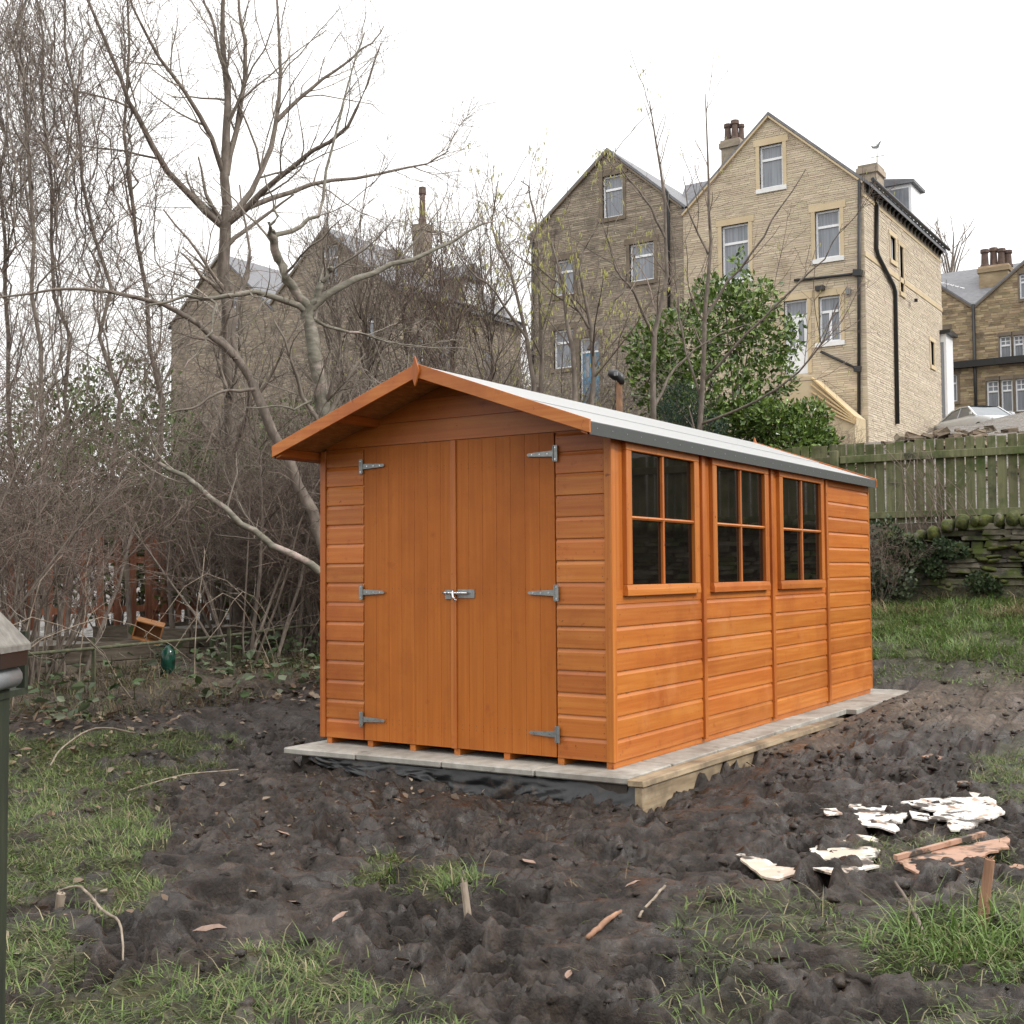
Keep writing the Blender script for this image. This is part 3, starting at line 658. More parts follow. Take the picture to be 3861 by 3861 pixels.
M['sill_white'] = pmat('white_painted_sill', [(.3, (.70, .70, .69)), (.7, (.80, .80, .79))], (5, 5, 5), rough=.6)
M['house_glass'] = pmat('house_glass_with_blind', [(.35, (.16, .175, .20)), (.65, (.26, .28, .31))], (26, 26, .6), rough=.08, spec=.6, detail=2)
M['slate'] = pmat('roof_slate', [(.3, (.115, .115, .125)), (.7, (.19, .19, .205))], (3.5, 9, 9), rough=.6, bump=.4, bdist=.03, rnd=.05)
M['pipe'] = pmat('black_drainpipe', [(.3, (.010, .010, .011)), (.7, (.018, .018, .019))], (9, 9, 9), rough=.4)
M['blue_paint'] = pmat('blue_door_paint', [(.3, (.055, .19, .32)), (.7, (.075, .24, .38))], (5, 5, 5), rough=.5)
M['white_paint'] = M['upvc']
M['pot'] = pmat('chimney_pot_clay', [(.3, (.065, .042, .034)), (.7, (.13, .088, .07))], (5, 5, 5), rough=.85, rnd=.2)
M['timber_new'] = pmat('new_yellow_timber', [(.3, (.52, .36, .17)), (.7, (.62, .46, .25))], (1.2, 20, 20), rough=.7, rnd=.1)

def intervals(lo, hi, z0, z1, ops):
    iv = [(lo, hi)]
    for (a, b, c, d) in ops:
        if c < z1-1e-4 and d > z0+1e-4:
            nv_ = []
            for (p, q) in iv:
                if b <= p or a >= q: nv_.append((p, q)); continue
                if a > p: nv_.append((p, a))
                if b < q: nv_.append((b, q))
            iv = nv_
    return iv
class Plane:                     # a wall plane: s along, z up, depth inwards
    def __init__(s, o, sx, inn): s.o = Vector(o); s.sx = Vector(sx); s.inn = Vector(inn)
    def P(s, a, z, d=0): return s.o + s.sx*a + s.inn*d + Vector((0, 0, z))
def pbox(m, pl, a0, a1, z0, z1, d0, d1):
    c = [pl.P(a, z, d) for d in (d0, d1) for (a, z) in ((a0, z0), (a1, z0), (a1, z1), (a0, z1))]
    m.add(c, [(0,1,2,3),(7,6,5,4),(0,4,5,1),(1,5,6,2),(2,6,7,3),(3,7,4,0)])
def stone_wall(parent, pl, Lf, Rf, zb, zt, ops, mst, mmo, course=.075, seed=0, name='wall', lmin=.25, lmax=.62):
    rg = random.Random(seed)
    zs = sorted(set([zb, zt]+[z for o in ops for z in o[2:4] if zb < z < zt]+[z for z in Lf[1] if zb < z < zt]))
    fL = lambda z: float(np.interp(z, Lf[1], Lf[0])); fR = lambda z: float(np.interp(z, Rf[1], Rf[0]))
    m = MB()
    for z0, z1 in zip(zs[:-1], zs[1:]):
        l0, l1, r0, r1 = fL(z0), fL(z1), fR(z0), fR(z1)
        iv = intervals(min(l0, l1), max(r0, r1), z0, z1, ops)
        for (p, q) in iv:
            pa, pb = (l0, l1) if p <= min(l0, l1)+1e-6 else (p, p)
            qa, qb = (r0, r1) if q >= max(r0, r1)-1e-6 else (q, q)
            m.add([pl.P(pa, z0, .010), pl.P(qa, z0, .010), pl.P(qb, z1, .010), pl.P(pb, z1, .010)], [(0, 1, 2, 3)])
    for (a, b, c, d) in ops:        # reveals and dark backing of every opening
        for (s0, e0, s1, e1) in (((a), c, (a), d), (b, c, b, d)):
            m.add([pl.P(s0, c, .02), pl.P(s0, d, .02), pl.P(s0, d, .30), pl.P(s0, c, .30)], [(0, 1, 2, 3)])
        m.add([pl.P(a, d, .02), pl.P(b, d, .02), pl.P(b, d, .30), pl.P(a, d, .30)], [(0, 1, 2, 3)])
        m.add([pl.P(a, c, .30), pl.P(b, c, .30), pl.P(b, d, .30), pl.P(a, d, .30)], [(0, 1, 2, 3)])
    wall = m.build(name, M[mmo], parent)
    z = zb; V = []; Fq = []; n = 0
    quad = np.array([(0,1,2,3),(4,5,1,0),(5,6,2,1),(6,7,3,2),(7,4,0,3)])
    while z < zt-.03:
        h = course*rg.uniform(.72, 1.3); z1 = min(z+h, zt)
        lo = max(fL(z), fL(z1)); hi = min(fR(z), fR(z1))
        for (p, q) in intervals(lo, hi, z, z1, ops):
            a = p
            while a < q-.02:
                b = a+rg.uniform(lmin, lmax)
                if q-b < .14: b = q
                g = .005; d = rg.uniform(-.012, .004); k = .004
                c = [pl.P(a+g+k, z+g+k, d), pl.P(b-g-k, z+g+k, d+rg.uniform(-.003, .003)), pl.P(b-g-k, z1-g-k, d), pl.P(a+g+k, z1-g-k, d),
                     pl.P(a+g, z+g, .03), pl.P(b-g, z+g, .03), pl.P(b-g, z1-g, .03), pl.P(a+g, z1-g, .03)]
                V += [tuple(t) for t in c]; Fq.append(quad+n); n += 8; a = b
        z = z1
    if V: put('stone_courses', np_mesh('stone_courses', V, np.concatenate(Fq)), M[mst], wall, kind='stuff')
    return wall
def window(parent, pl, a0, a1, z0, z1, style='one', surround='dress', sill='sill_white', lint=.24, jamb=.14, transom=.33, sillpad=.14, lpad=.08):
    if surround:
        m = MB(); pbox(m, pl, a0-jamb-lpad, a1+jamb+lpad, z1, z1+lint, -.036, .16); m.build('lintel', M[surround], parent)
        for (p, q) in ((a0-jamb, a0), (a1, a1+jamb)):
            m = MB(); pbox(m, pl, p, q, z0, z1, -.030, .16); m.build('jamb', M[surround], parent)
    if sill:
        m = MB(); pbox(m, pl, a0-sillpad, a1+sillpad, z0-.16, z0, -.07, .14); m.build('sill', M[sill], parent)
    fr = MB(); t = .075
    for (p, q, c, d) in ((a0, a0+t, z0, z1), (a1-t, a1, z0, z1), (a0+t, a1-t, z0, z0+t), (a0+t, a1-t, z1-t, z1)): pbox(fr, pl, p, q, c, d, .10, .17)
    zt_ = z1-(z1-z0)*transom
    if style != 'plain': pbox(fr, pl, a0+t, a1-t, zt_-t*.6, zt_+t*.6, .10, .17)
    lights = [(a0+t, a1-t, zt_+t*.6, z1-t), (a0+t, a1-t, z0+t, zt_-t*.6)] if style != 'plain' else [(a0+t, a1-t, z0+t, z1-t)]
    if style == 'split':
        am = (a0+a1)/2; pbox(fr, pl, am-t*.6, am+t*.6, z0+t, zt_-t*.6, .10, .17)
        lights = [lights[0], (a0+t, am-t*.6, z0+t, zt_-t*.6), (am+t*.6, a1-t, z0+t, zt_-t*.6)]
    if style == 'georgian':
        (p, q, c, d) = lights[0]; pbox(fr, pl, (p+q)/2-.02, (p+q)/2+.02, c, d, .125, .16); pbox(fr, pl, p, q, (c+d)/2-.02, (c+d)/2+.02, .126, .16)
    w = fr.build('window', M['upvc'], parent)
    for (p, q, c, d) in lights:
        m = MB(); pbox(m, pl, p, q, c, d, .145, .155); m.build('pane', M['house_glass'], w)
    return w
def pipe(parent, pts, r=.05, mat='pipe', name='drainpipe'):
    return MB().tube(pts, r, 8).build(name, M[mat], parent, smooth=True)
def chimney(parent, x, y, z0, z1, w, d, pots, mat='stone_dark'):
    c = MB().box(x-w/2, x+w/2, y-d/2, y+d/2, z0, z1-.35).box(x-w/2-.08, x+w/2+.08, y-d/2-.08, y+d/2+.08, z1-.35, z1-.12).box(x-w/2-.03, x+w/2+.03, y-d/2-.03, y+d/2+.03, z1-.12, z1).build('chimney', M[mat], parent)
    for (dx, dy, hh, r) in pots:
        MB().tube([(x+dx, y+dy, z1), (x+dx, y+dy, z1+hh*.15), (x+dx, y+dy, z1+hh*.18), (x+dx, y+dy, z1+hh*.8), (x+dx, y+dy, z1+hh*.82), (x+dx, y+dy, z1+hh)],
                  [r*1.25, r*1.2, r, r*.85, r*1.15, r*1.1], 10).build('chimney_pot', M['pot'], c)
    return c
YH = 36.26
def XZ(u, v, Y=YH): p = onY(u, v, Y); return float(p[0]), float(p[2])
def rect(u0, u1, v0, v1, Y=YH):
    um = (u0+u1)/2; vm = (v0+v1)/2
    return XZ(u0, vm, Y)[0], XZ(u1, vm, Y)[0], XZ(um, v1, Y)[1], XZ(um, v0, Y)[1]
def gable_house(name, label, xl, xr, Y, depth, zb, ze, za, wins, mst, mmo, surround, sill, side=True, sideops=(), seed=0, course=.075, left_side=False, mside=None, sstyle=None, xa=None):
    h = thing(name, label, 'house', ((xl+xr)/2, Y, zb)); off = Vector(h.location)
    class PP(Plane):
        def P(s, a, z, d=0): return Plane.P(s, a, z, d)-off
    fpl = PP((0, Y, 0), (1, 0, 0), (0, 1, 0)); xa = xa or (xl+xr)/2
    ops = [w[:4] for w in wins]
    pads = []
    for w in wins:
        j = .14 if surround else 0; pads.append((w[0]-j, w[1]+j, w[2]-(.16 if sill else 0), w[3]+(.24 if surround else 0)))
    # backing uses the exact openings, stones keep clear of the dressed surrounds
    front = stone_wall(h, fpl, ([xl, xl, xa-.02], [zb, ze, za]), ([xr, xr, xa+.02], [zb, ze, za]), zb, za, ops, mst, mmo, seed=seed, course=course, name='front_wall')
    for w in wins:
        if len(w) > 4 and w[4] == 'door':
            a0, a1, z0, z1, _, colr = w
            fr = MB()
            for (p, q, c, d) in ((a0, a0+.07, z0, z1), (a1-.07, a1, z0, z1), (a0+.07, a1-.07, z1-.07, z1), (a0+.07, a1-.07, z1-.62, z1-.54)): pbox(fr, fpl, p, q, c, d, .10, .17)
            f = fr.build('door_frame', M['upvc'], h)
            m = MB(); pbox(m, fpl, a0+.07, a1-.07, z1-.54, z1-.07, .145, .155); m.build('pane', M['house_glass'], f)
            m = MB(); pbox(m, fpl, a0+.07, a1-.07, z0, z1-.62, .12, .16)
            for (p, q, c, d) in ((.18, .42, .25, .85), (.58, .82, .25, .85)):
                ww = a1-a0; pbox(m, fpl, a0+p*ww, a0+q*ww, z0+c, z0+d, .105, .121)
            dd = m.build('door', M[colr], h)
            for (p, q) in ((.2, .42), (.58, .8)):
                m = MB(); pbox(m, fpl, a0+p*(a1-a0), a0+q*(a1-a0), z0+1.05, z1-.75, .110, .121); m.build('pane', M['house_glass'], dd)
            for (p, q) in ((a0-.14, a0), (a1, a1+.14)):
                m = MB(); pbox(m, fpl, p, q, z0, z1, -.030, .16); m.build('jamb', M[surround], h)
            m = MB(); pbox(m, fpl, a0-.22, a1+.22, z1, z1+.24, -.036, .16); m.build('lintel', M[surround], h)
        else:
            if w[4] == 'georgian': window(h, fpl, *w[:4], style='georgian', surround=surround, sill=sill, jamb=.07, lint=.2, sillpad=.05, lpad=-.0)
            else: window(h, fpl, *w[:4], style=w[4], surround=surround, sill=sill)
    spl = PP((xr, 0, 0), (0, 1, 0), (-1, 0, 0))
    if side:
        stone_wall(h, spl, ([Y+.0, Y+.0], [zb, ze]), ([Y+depth]*2, [zb, ze]), zb, ze, [s[:4] for s in sideops], mside or mst, mmo, seed=seed+1, course=course, name='side_wall')
        for s in sideops:
            window(h, spl, *s[:4], style='plain', surround=surround, sill=surround, jamb=.10, lint=.16, sillpad=.10)
        bme = MB().prism([(0, 0, -.02), (.26, 0, -.02), (.26, 0, -.12), (0, 0, -.40)], None, (0, .16, 0)).mesh('eave_bracket'); bme.materials.append(M['pipe'])
        for i in range(int(depth/.52)):
            put('eave_bracket', bme, None, h, Vector((xr, Y+.35+i*.52, ze))-off)
        m = MB(); pbox(m, spl, Y-.05, Y+depth, ze-.62, ze-.50, -.03, .05); m.build('string_course', M[surround], h)
    lpl = PP((xl, 0, 0), (0, 1, 0), (1, 0, 0)); m = MB(); m.add([lpl.P(Y, zb, .02), lpl.P(Y+depth, zb, .02), lpl.P(Y+depth, ze, .02), lpl.P(Y, ze, .02)], [(0, 1, 2, 3)])
    bpl = PP((0, Y+depth, 0), (1, 0, 0), (0, -1, 0)); m.add([bpl.P(xl, zb), bpl.P(xr, zb), bpl.P(xr, ze), bpl.P(xa, za), bpl.P(xl, ze)], [(0, 1, 2, 3, 4)])
    m.build('rear_walls', M[mmo], h)
    rm = MB()
    for s, xe in ((1, xr), (-1, xl)):
        sl = (za-ze)/abs(xe-xa); e = .30 if s > 0 and side else (.22 if left_side else .0)
        xo = xe+s*e
        rm.prism([(xa-off.x, Y-.06-off.y, za+.06-off.z), (xo-off.x, Y-.06-off.y, za+.06-sl*abs(xo-xa)-off.z), (xo-off.x, Y-.06-off.y, za-.06-sl*abs(xo-xa)-off.z), (xa-off.x, Y-.06-off.y, za-.06-off.z)], None, (0, depth+.12, 0))
    rm.build('roof', M['slate'], h)
    for s, xe in ((1, xr), (-1, xl)):      # stone verge along the gable
        cpm = MB(); cpm.beam(Vector((xa, Y-.035, za-.13))-off, Vector((xe, Y-.035, ze-.13))-off, .06, .16, up=(0, 1, 0)); cpm.build('verge', M[surround], h)
    if side:
        g = MB().tube([Vector((xr+.36, Y-.08, ze-.08))-off, Vector((xr+.36, Y+depth, ze-.08))-off], .07, 8); g.build('gutter', M['pipe'], h)
    h['_o'] = 0; del h['_o']
    return h, off
xrA = XZ(1632, 500)[0]; xlA = XZ(1265, 500)[0]
ZB = 5.0; ZE = XZ(1630, 338)[1]; ZA = XZ(1450, 211)[1]-.06
XB = XZ(1288, 380)[0]; XAA = XZ(1450, 211)[0]; XAB = XZ(1146, 279)[0]; XLB = XZ(1004, 440)[0]; ZAB = XZ(1146, 279)[1]-.06; ZEB = XZ(1004, 440)[1]
sp = lambda u, v: (float(onX(u, v, xrA)[1]), float(onX(u, v, xrA)[2]))
def srect(u0, u1, v0, v1): a = sp(u0, (v0+v1)/2); b = sp(u1, (v0+v1)/2); c = sp((u0+u1)/2, v1); d = sp((u0+u1)/2, v0); return (a[0], b[0], c[1], d[1])
A_w = [rect(1433, 1477, 272, 354)+('one',), rect(1538, 1585, 396, 487)+('one',), rect(1362, 1413, 423, 527)+('one',), rect(1545, 1586, 558, 645)+('split',), rect(1480, 1524, 566, 706)+('door', 'white_paint')]
A_s = [srect(1679, 1689, 447, 492), srect(1697, 1704, 466, 552), srect(1755, 1762, 645, 690)]
houseA, offA = gable_house('stone_house', 'pale cleaned sandstone gabled house with white door and black drainpipes, right of the laurel', XB, xrA, YH, 11.1, ZB, ZE, ZA, A_w, 'stone_light', 'mortar', 'dress', 'sill_white',
                     sideops=A_s, seed=1, mside='stone_side', xa=XAA)
def wl(p, off): return Vector(p)-off
def PA(u, v, d=-.09): x, z = XZ(u, v); return Vector((x, YH+d, z))-offA
def PSd(u, v, d=.09): y, z = sp(u, v); return Vector((xrA+d, y, z))-offA
pipe(houseA, [PA(1623, 340), PA(1622, 520), PA(1622, 790)], .06)
pipe(houseA, [PA(1500, 530), PA(1622, 517)], .05)
pipe(houseA, [PA(1550, 664), PA(1618, 696)], .05)
pipe(houseA, [PSd(1651, 356, .30), PSd(1650, 366, .09), PSd(1649, 470), PSd(1652, 482), PSd(1681, 538), PSd(1685, 552), PSd(1689, 800)], .075)
MB().beam(PA(1612, 516, -.12), PA(1628, 516, -.12), .2, .22).build('hopper', M['pipe'], houseA)
MB().beam(PA(1614, 697, -.12), PA(1626, 697, -.12), .2, .2).build('hopper', M['pipe'], houseA)
a = sp(1640, 484); b = sp(1777, 601); m = MB(); sl_ = Vector((0, 1, 0))
m.box(xrA-.01-offA.x, xrA+.03-offA.x, YH-offA.y, YH+11.1-offA.y, a[1]-.10-offA.z, a[1]+.08-offA.z); m.build('string_course', M['dress'], houseA)
# security camera and floodlight on the front
p = PA(1549, 545, -.2); MB().box(p.x-.16, p.x+.16, p.y, p.y+.18, p.z-.08, p.z+.08).build('floodlight', M['black_plastic'], houseA)
p = PA(1602, 551, -.15); MB().box(p.x-.08, p.x+.08, p.y, p.y+.15, p.z-.10, p.z+.10).build('security_camera', M['grey_plastic'], houseA)
p = PSd(1718, 567, .2); MB().beam(p, p+Vector((.1, -.35, -.1)), .12, .12).build('security_camera', M['black_plastic'], houseA)
chimney(houseA, XZ(1384, 280, YH+8)[0]-offA.x, 8, 15.0-offA.z, XZ(1383, 268, YH+8)[1]-offA.z, .85, .8, [(-.26, 0, .85, .16), (.08, 0, .95, .17), (.34, .1, .75, .13)], 'stone_dark')
cy = onX(1655, 330, xrA-1.2); chimney(houseA, xrA-1.2-offA.x, 5.2, ZE-offA.z, float(cy[2])+.05-offA.z, .7, 1.0, [], 'stone_dark')
dm = MB().box(xrA-1.6-offA.x, xrA-.1-offA.x, 6.9, 8.4, ZE+.2-offA.z, ZE+1.75-offA.z).build('dormer', M['upvc'], houseA)
MB().prism([(xrA-2.2-offA.x, 6.75, ZE+1.75-offA.z), (xrA+.05-offA.x, 6.75, ZE+1.75-offA.z), (xrA+.05-offA.x, 6.75, ZE+1.87-offA.z), (xrA-2.2-offA.x, 6.75, ZE+2.25-offA.z)], None, (0, 1.8, 0)).build('dormer_roof', M['slate'], dm)
MB().box(xrA-1.2-offA.x, xrA-.2-offA.x, 6.89, 6.895, ZE+.5-offA.z, ZE+1.6-offA.z).build('pane', M['house_glass'], dm)
# entrance steps with a new timber side wall
def PZ(u, v, y): q = onY(u, v, y); return Vector(q)-offA
st = MB(); yy = YH-1.35
poly = [PZ(1470, 745, yy), PZ(1470, 705, yy), PZ(1530, 712, yy), PZ(1612, 785, yy), PZ(1612, 785, yy)-Vector((0, 0, 2.2)), PZ(1470, 745, yy)-Vector((0, 0, 3.0))]
st.prism(poly, None, (0, 1.3, 0)); steps = st.build('entrance_steps', M['dress'], houseA)
for i in range(5):
    q0 = PZ(1531+0, 712+i*13, yy-.03); q1 = PZ(1614, 787+i*3, yy-.03)
    MB().beam(q0, q1, .05, .20, up=(0, 1, 0)).build('step_board', M['timber_new'], steps)
B_w = [rect(1137, 1175, 330, 410)+('one',), rect(1188, 1234, 458, 530)+('one',), rect(1047, 1084, 490, 557)+('one',), rect(1045, 1082, 622, 695)+('one',), rect(1094, 1131, 636, 760)+('door', 'blue_paint')]
houseB, offB = gable_house('stone_house', 'dark sooty sandstone gabled house with a blue door, adjoining the pale one', XLB, XB, YH+.0, 11.1, ZB, ZEB, ZAB, B_w, 'stone_dark', 'mortar_dark', 'dress_dark', 'dress_dark', side=False, seed=11, left_side=True, xa=XAB)
def PB(u, v, d=-.09): x, z = XZ(u, v); return Vector((x, YH+d, z))-offB
pipe(houseB, [PB(1007, 445), PB(1007, 770)], .06)
pipe(houseB, [PB(1252, 352), PB(1262, 365), PB(1264, 600)], .06)
MB().prism([(XB-2.6-offB.x, 4.0, ZE+.3-offB.z), (XB+2.4-offB.x, 4.0, ZE+.3-offB.z), (XB+2.4-offB.x, 6.0, XZ(1300, 348, YH+6)[1]-offB.z), (XB-2.6-offB.x, 6.0, XZ(1300, 348, YH+6)[1]-offB.z)], None, (0, 0, -.2)).build('valley_roof', M['slate'], houseB)
# second pair, further left behind the bare trees
xrC = -30.7; ZAC = XZ(612, 427)[1]-.06; XAC = XZ(612, 427)[0]; zo = ZAC-ZA; ZAC2 = XZ(425, 478)[1]
C_w = [rect(608, 638, 462, 535)+('one',), rect(690, 706, 590, 640)+('one',)]
C_s = [tuple(float(q) for q in (40.2, 41.3, 10.4, 12.2)), (43.8, 44.8, 10.4, 12.2), (38.0, 39.0, 10.4, 12.0)]
houseC, offC = gable_house('stone_house', 'dark stone gabled house with dormer and tall chimney, seen through bare branches', -37.9, xrC, YH, 11.1, ZB-1.0, ZE+zo, ZAC, C_w, 'stone_dark', 'mortar_dark', 'dress_dark', 'dress_dark', sideops=C_s, seed=21, xa=XAC)
dm = MB().box(xrC-1.5-offC.x, xrC-.1-offC.x, 6.0, 7.5, ZE+zo+.1-offC.z, ZE+zo+1.5-offC.z).build('dormer', M['stone_dark'], houseC)
MB().prism([(xrC-2.6-offC.x, 5.8, ZE+zo+1.45-offC.z), (xrC-2.6-offC.x, 6.75, ZE+zo+2.3-offC.z), (xrC-2.6-offC.x, 7.7, ZE+zo+1.45-offC.z)], None, (2.75, 0, 0)).build('dormer_roof', M['slate'], dm)
for q in (6.12, 6.8): MB().box(xrC-.1-offC.x, xrC-.085-offC.x, q, q+.56, ZE+zo+.25-offC.z, ZE+zo+1.35-offC.z).build('pane', M['upvc'], dm)
pc = onX(797, 385, xrC-2.0)
chimney(houseC, xrC-2.0-offC.x, float(pc[1])-offC.y, 15.0-offC.z, float(onX(797, 425, xrC-2.0)[2])-offC.z, .68, .68, [(0, 0, 1.9, .17)], 'stone_dark')
houseC2, offC2 = gable_house('stone_house', 'dark stone gabled house furthest left, almost hidden by tall bare trees', -44.9, -37.9, YH, 11.1, ZB-1.0, ZE+zo-.2, ZAC2, [rect(425, 450, 560, 620)+('one',)], 'stone_dark', 'mortar_dark', 'dress_dark', 'dress_dark', side=False, seed=31, left_side=True)
# terrace across the street, far right
YD = 60.0
def XD(u, v): return XZ(u, v, YD)
xv, zv = XD(1837, 578)
D_w = [rect(1886, 1908, 634, 686, YD)+('georgian',), rect(1912, 1932, 632, 684, YD)+('georgian',), rect(1862, 1885, 718, 780, YD)+('georgian',), rect(1889, 1911, 716, 778, YD)+('georgian',), rect(1916, 1937, 714, 776, YD)+('georgian',), rect(1923, 1946, 516, 563, YD)+('georgian',)]
xapD = xv+4.3
zapD = zv+4.3*.80
houseD, offD = gable_house('stone_house', 'brown stone terrace house with white multi-pane windows behind the silver car', xv, xv+8.6, YD, 9, 6.5, zv, zapD, D_w, 'stone_far', 'mortar_dark', 'dress_dark', 'dress_dark', side=True, seed=41, course=.12)
E_w = [rect(1776, 1788, 622, 672, YD)+('one',), rect(1790, 1806, 706, 758, YD)+('one',)]
houseE, offE = gable_house('stone_house', 'brown stone terrace house half hidden behind the pale house corner', xv-8.6, xv, YD, 9, 6.5, zv, zapD, E_w, 'stone_far', 'mortar_dark', 'dress_dark', 'dress_dark', side=False, seed=51, course=.12)
MB().prism([(-4.2, .4, zv-.2-6.5), (4.2, .4, zv-.2-6.5), (4.2, 4.5, zapD-.4-6.5), (-4.2, 4.5, zapD-.4-6.5)], None, (0, 0, -.2)).build('valley_roof', M['slate'], houseD).location = (-4.3, 0, 0)
pipe(houseD, [Vector((xv, YD-.1, zv+.1))-offD, Vector((xv, YD-.1, 7))-offD], .08)
q = onY(1880, 545, YD+3.2)
chimney(houseD, float(q[0])-offD.x, 3.2, zv-6.5, float(onY(1880, 505, YD+3.2)[2])-6.5, 1.5, 1.4, [(-.5, -.3, 1.0, .2), (-.1, 0, 1.1, .2), (.3, 0, 1.0, .2), (.6, .2, .9, .2)], 'stone_far')
m = MB(); x0_, z0_ = XD(1783, 700); x1_, z1_ = XD(1932, 690); m.box(x0_-2-offD.x, xv+8.6-offD.x, -.35, -.02, z1_+.15-6.5, z1_+.5-6.5); m.build('bay_canopy', M['pipe'], houseD)
# white porch at the far corner of the pale house
pq = onY(1784, 628, YH+11.3); x_ = float(pq[0]); zt_ = float(pq[2])
po = thing('porch', 'white glazed porch at the far corner of the pale house', 'porch', (x_, YH+11.3, ZB))
MB().box(-.9, .15, -.6, .6, 0, zt_-ZB-.15).build('porch_wall', M['upvc'], po)
MB().box(-1.0, .35, -.75, .75, zt_-ZB-.15, zt_-ZB).build('porch_roof', M['pipe'], po)
MB().box(-.55, .05, -.62, -.605, 2.4, zt_-ZB-.5).build('pane', M['house_glass'], po)
wv = thing('weather_vane', 'thin pale weather vane with cockerel above the pale house roof', 'weather vane', px(1655, 300, 49))
MB().tube([(0, 0, -1.6), (0, 0, .65)], .018, 6).tube([(-.3, 0, .1), (.3, 0, .1)], .014, 6).build('rod', M['grey_plastic'], wv)
MB().prism([(-.26, 0, .62), (-.14, 0, .55), (0, 0, .56), (.10, 0, .70), (.18, 0, .72), (.12, 0, .6), (.06, 0, .45), (-.08, 0, .44), (-.2, 0, .48)], None, (0, .02, 0)).build('cockerel', M['grey_plastic'], wv)
# ------------------------------------------------------------------ parked cars on the street
M['silver'] = pmat('silver_car_paint', [(.3, (.52, .54, .56)), (.7, (.58, .60, .62))], (3, 3, 3), rough=.25, spec=.6)
M['car_glass'] = pmat('car_glass', [(.3, (.10, .12, .14)), (.7, (.14, .16, .18))], (2, 2, 2), rough=.05, spec=.7)
M['tyre'] = pmat('tyre_rubber', [(.3, (.012, .012, .012)), (.7, (.02, .02, .02))], (9, 9, 9), rough=.8)
M['lamp'] = pmat('lamp_glass', [(.3, (.55, .57, .6)), (.7, (.65, .67, .7))], (9, 9, 9), rough=.1)
def car(label, loc, heading):
    c = thing('parked_car', label, 'car', loc, heading, 'cars parked on the street by the terrace')
    prof = [(-2.25, .35, .62, .80), (-2.15, .28, .92, .86), (-1.55, .25, .98, .90), (-.6, .22, .96, .90), (.7, .22, .94, .90), (1.3, .25, .88, .88), (1.95, .28, .76, .84), (2.22, .35, .58, .74)]
    V = []; Fc = []
    for (x, z0, z1, w) in prof:
        for (yy, zz) in ((-w*.9, z0), (-w, z0+.18), (-w, z1-.12), (-w*.9, z1), (0, z1+.03), (w*.9, z1), (w, z1-.12), (w, z0+.18), (w*.9, z0)): V.append((x, yy, zz))
    k = 9; n = len(prof)
    for i in range(n-1):
        for j in range(k): Fc.append((i*k+j, i*k+(j+1) % k, (i+1)*k+(j+1) % k, (i+1)*k+j))
    Fc += [tuple(range(k)), tuple(range((n-1)*k, n*k))]
    MB().add(V, Fc).build('body', M['silver'], c, smooth=True)
    cab = [(-1.75, .97, .97, .80), (-1.0, 1.36, .97, .64), (-.3, 1.44, .95, .63), (.25, 1.40, .95, .64), (1.05, .93, .93, .78)]
    g = MB(); s = []
    for (x, zt, zb_, w) in cab: s.append([(x, -.80, .94), (x, -w, zt-.03), (x, w, zt-.03), (x, .80, .94)])
    for i in range(4):
        a, b = s[i], s[i+1]
        g.add([a[0], a[1], b[1], b[0]], [(0, 1, 2, 3)]); g.add([a[3], a[2], b[2], b[3]], [(0, 1, 2, 3)])
    g.add([s[0][1], s[0][2], s[1][2], s[1][1]], [(0, 1, 2, 3)]); g.add([s[3][1], s[3][2], s[4][2], s[4][1]], [(0, 1, 2, 3)])
    g.build('cabin_glass', M['car_glass'], c)
    r = MB(); top = [s[1], s[2], s[3]]
    for i in range(2):
        a, b = top[i], top[i+1]; up = Vector((0, 0, .035))
        am = (Vector(a[1])+Vector(a[2]))/2+up*1.6; bm_ = (Vector(b[1])+Vector(b[2]))/2+up*1.6
        r.add([Vector(a[1])+up*.3, Vector(b[1])+up*.3, bm_, am], [(0, 1, 2, 3)]); r.add([am, bm_, Vector(b[2])+up*.3, Vector(a[2])+up*.3], [(0, 1, 2, 3)])
    r.build('roof', M['silver'], c, smooth=True)
    p = MB()
    for sgn in (1, 2):
        for i, j in ((0, 1), (1, 2), (2, 3), (3, 4)):
            a, b = Vector(s[i][sgn]), Vector(s[j][sgn]); p.beam(a, b, .07, .05)
    for yy in (-1, 1):
        p.beam((-.35, yy*.80, .95), (-.30, yy*.635, 1.40), .06, .03); p.beam((-1.75, yy*.80, .96), (1.05, yy*.80, .94), .03, .05)
    p.build('pillars', M['silver'], c)
    for yy in (-1, 1):
        mm = MB().box(.72, .86, yy*.86-.04 if yy < 0 else .84, yy*.86+.02 if yy < 0 else .98, .98, 1.10); mm.build('wing_mirror', M['silver'], c, bevel=.02)
        MB().box(2.05, 2.2, yy*.6-.16, yy*.6+.16, .58, .70).build('headlight', M['lamp'], c, bevel=.02)
        for xx in (-1.35, 1.38):
            wt = MB().tube([(xx, yy*.70, .31), (xx, yy*.91, .31)], .31, 20).build('tyre', M['tyre'], c)
            MB().tube([(xx, yy*.905, .31), (xx, yy*.92, .31)], .2, 14).build('rim', M['silver'], wt)
    return c
cp = px(1849, 765, 48.0); cz = float(H0(cp[0], cp[1])); zroof = float(cp[2])
car('silver saloon car parked beside the pale house, its windscreen towards us', (cp[0], cp[1], zroof-1.46), math.atan2(-.745, .664))
cp2 = px(1912, 778, 54.0)
car('pale car further right, only a sliver of roof over the rubble', (cp2[0], cp2[1], float(cp2[2])-1.46), math.atan2(-.3, .95))

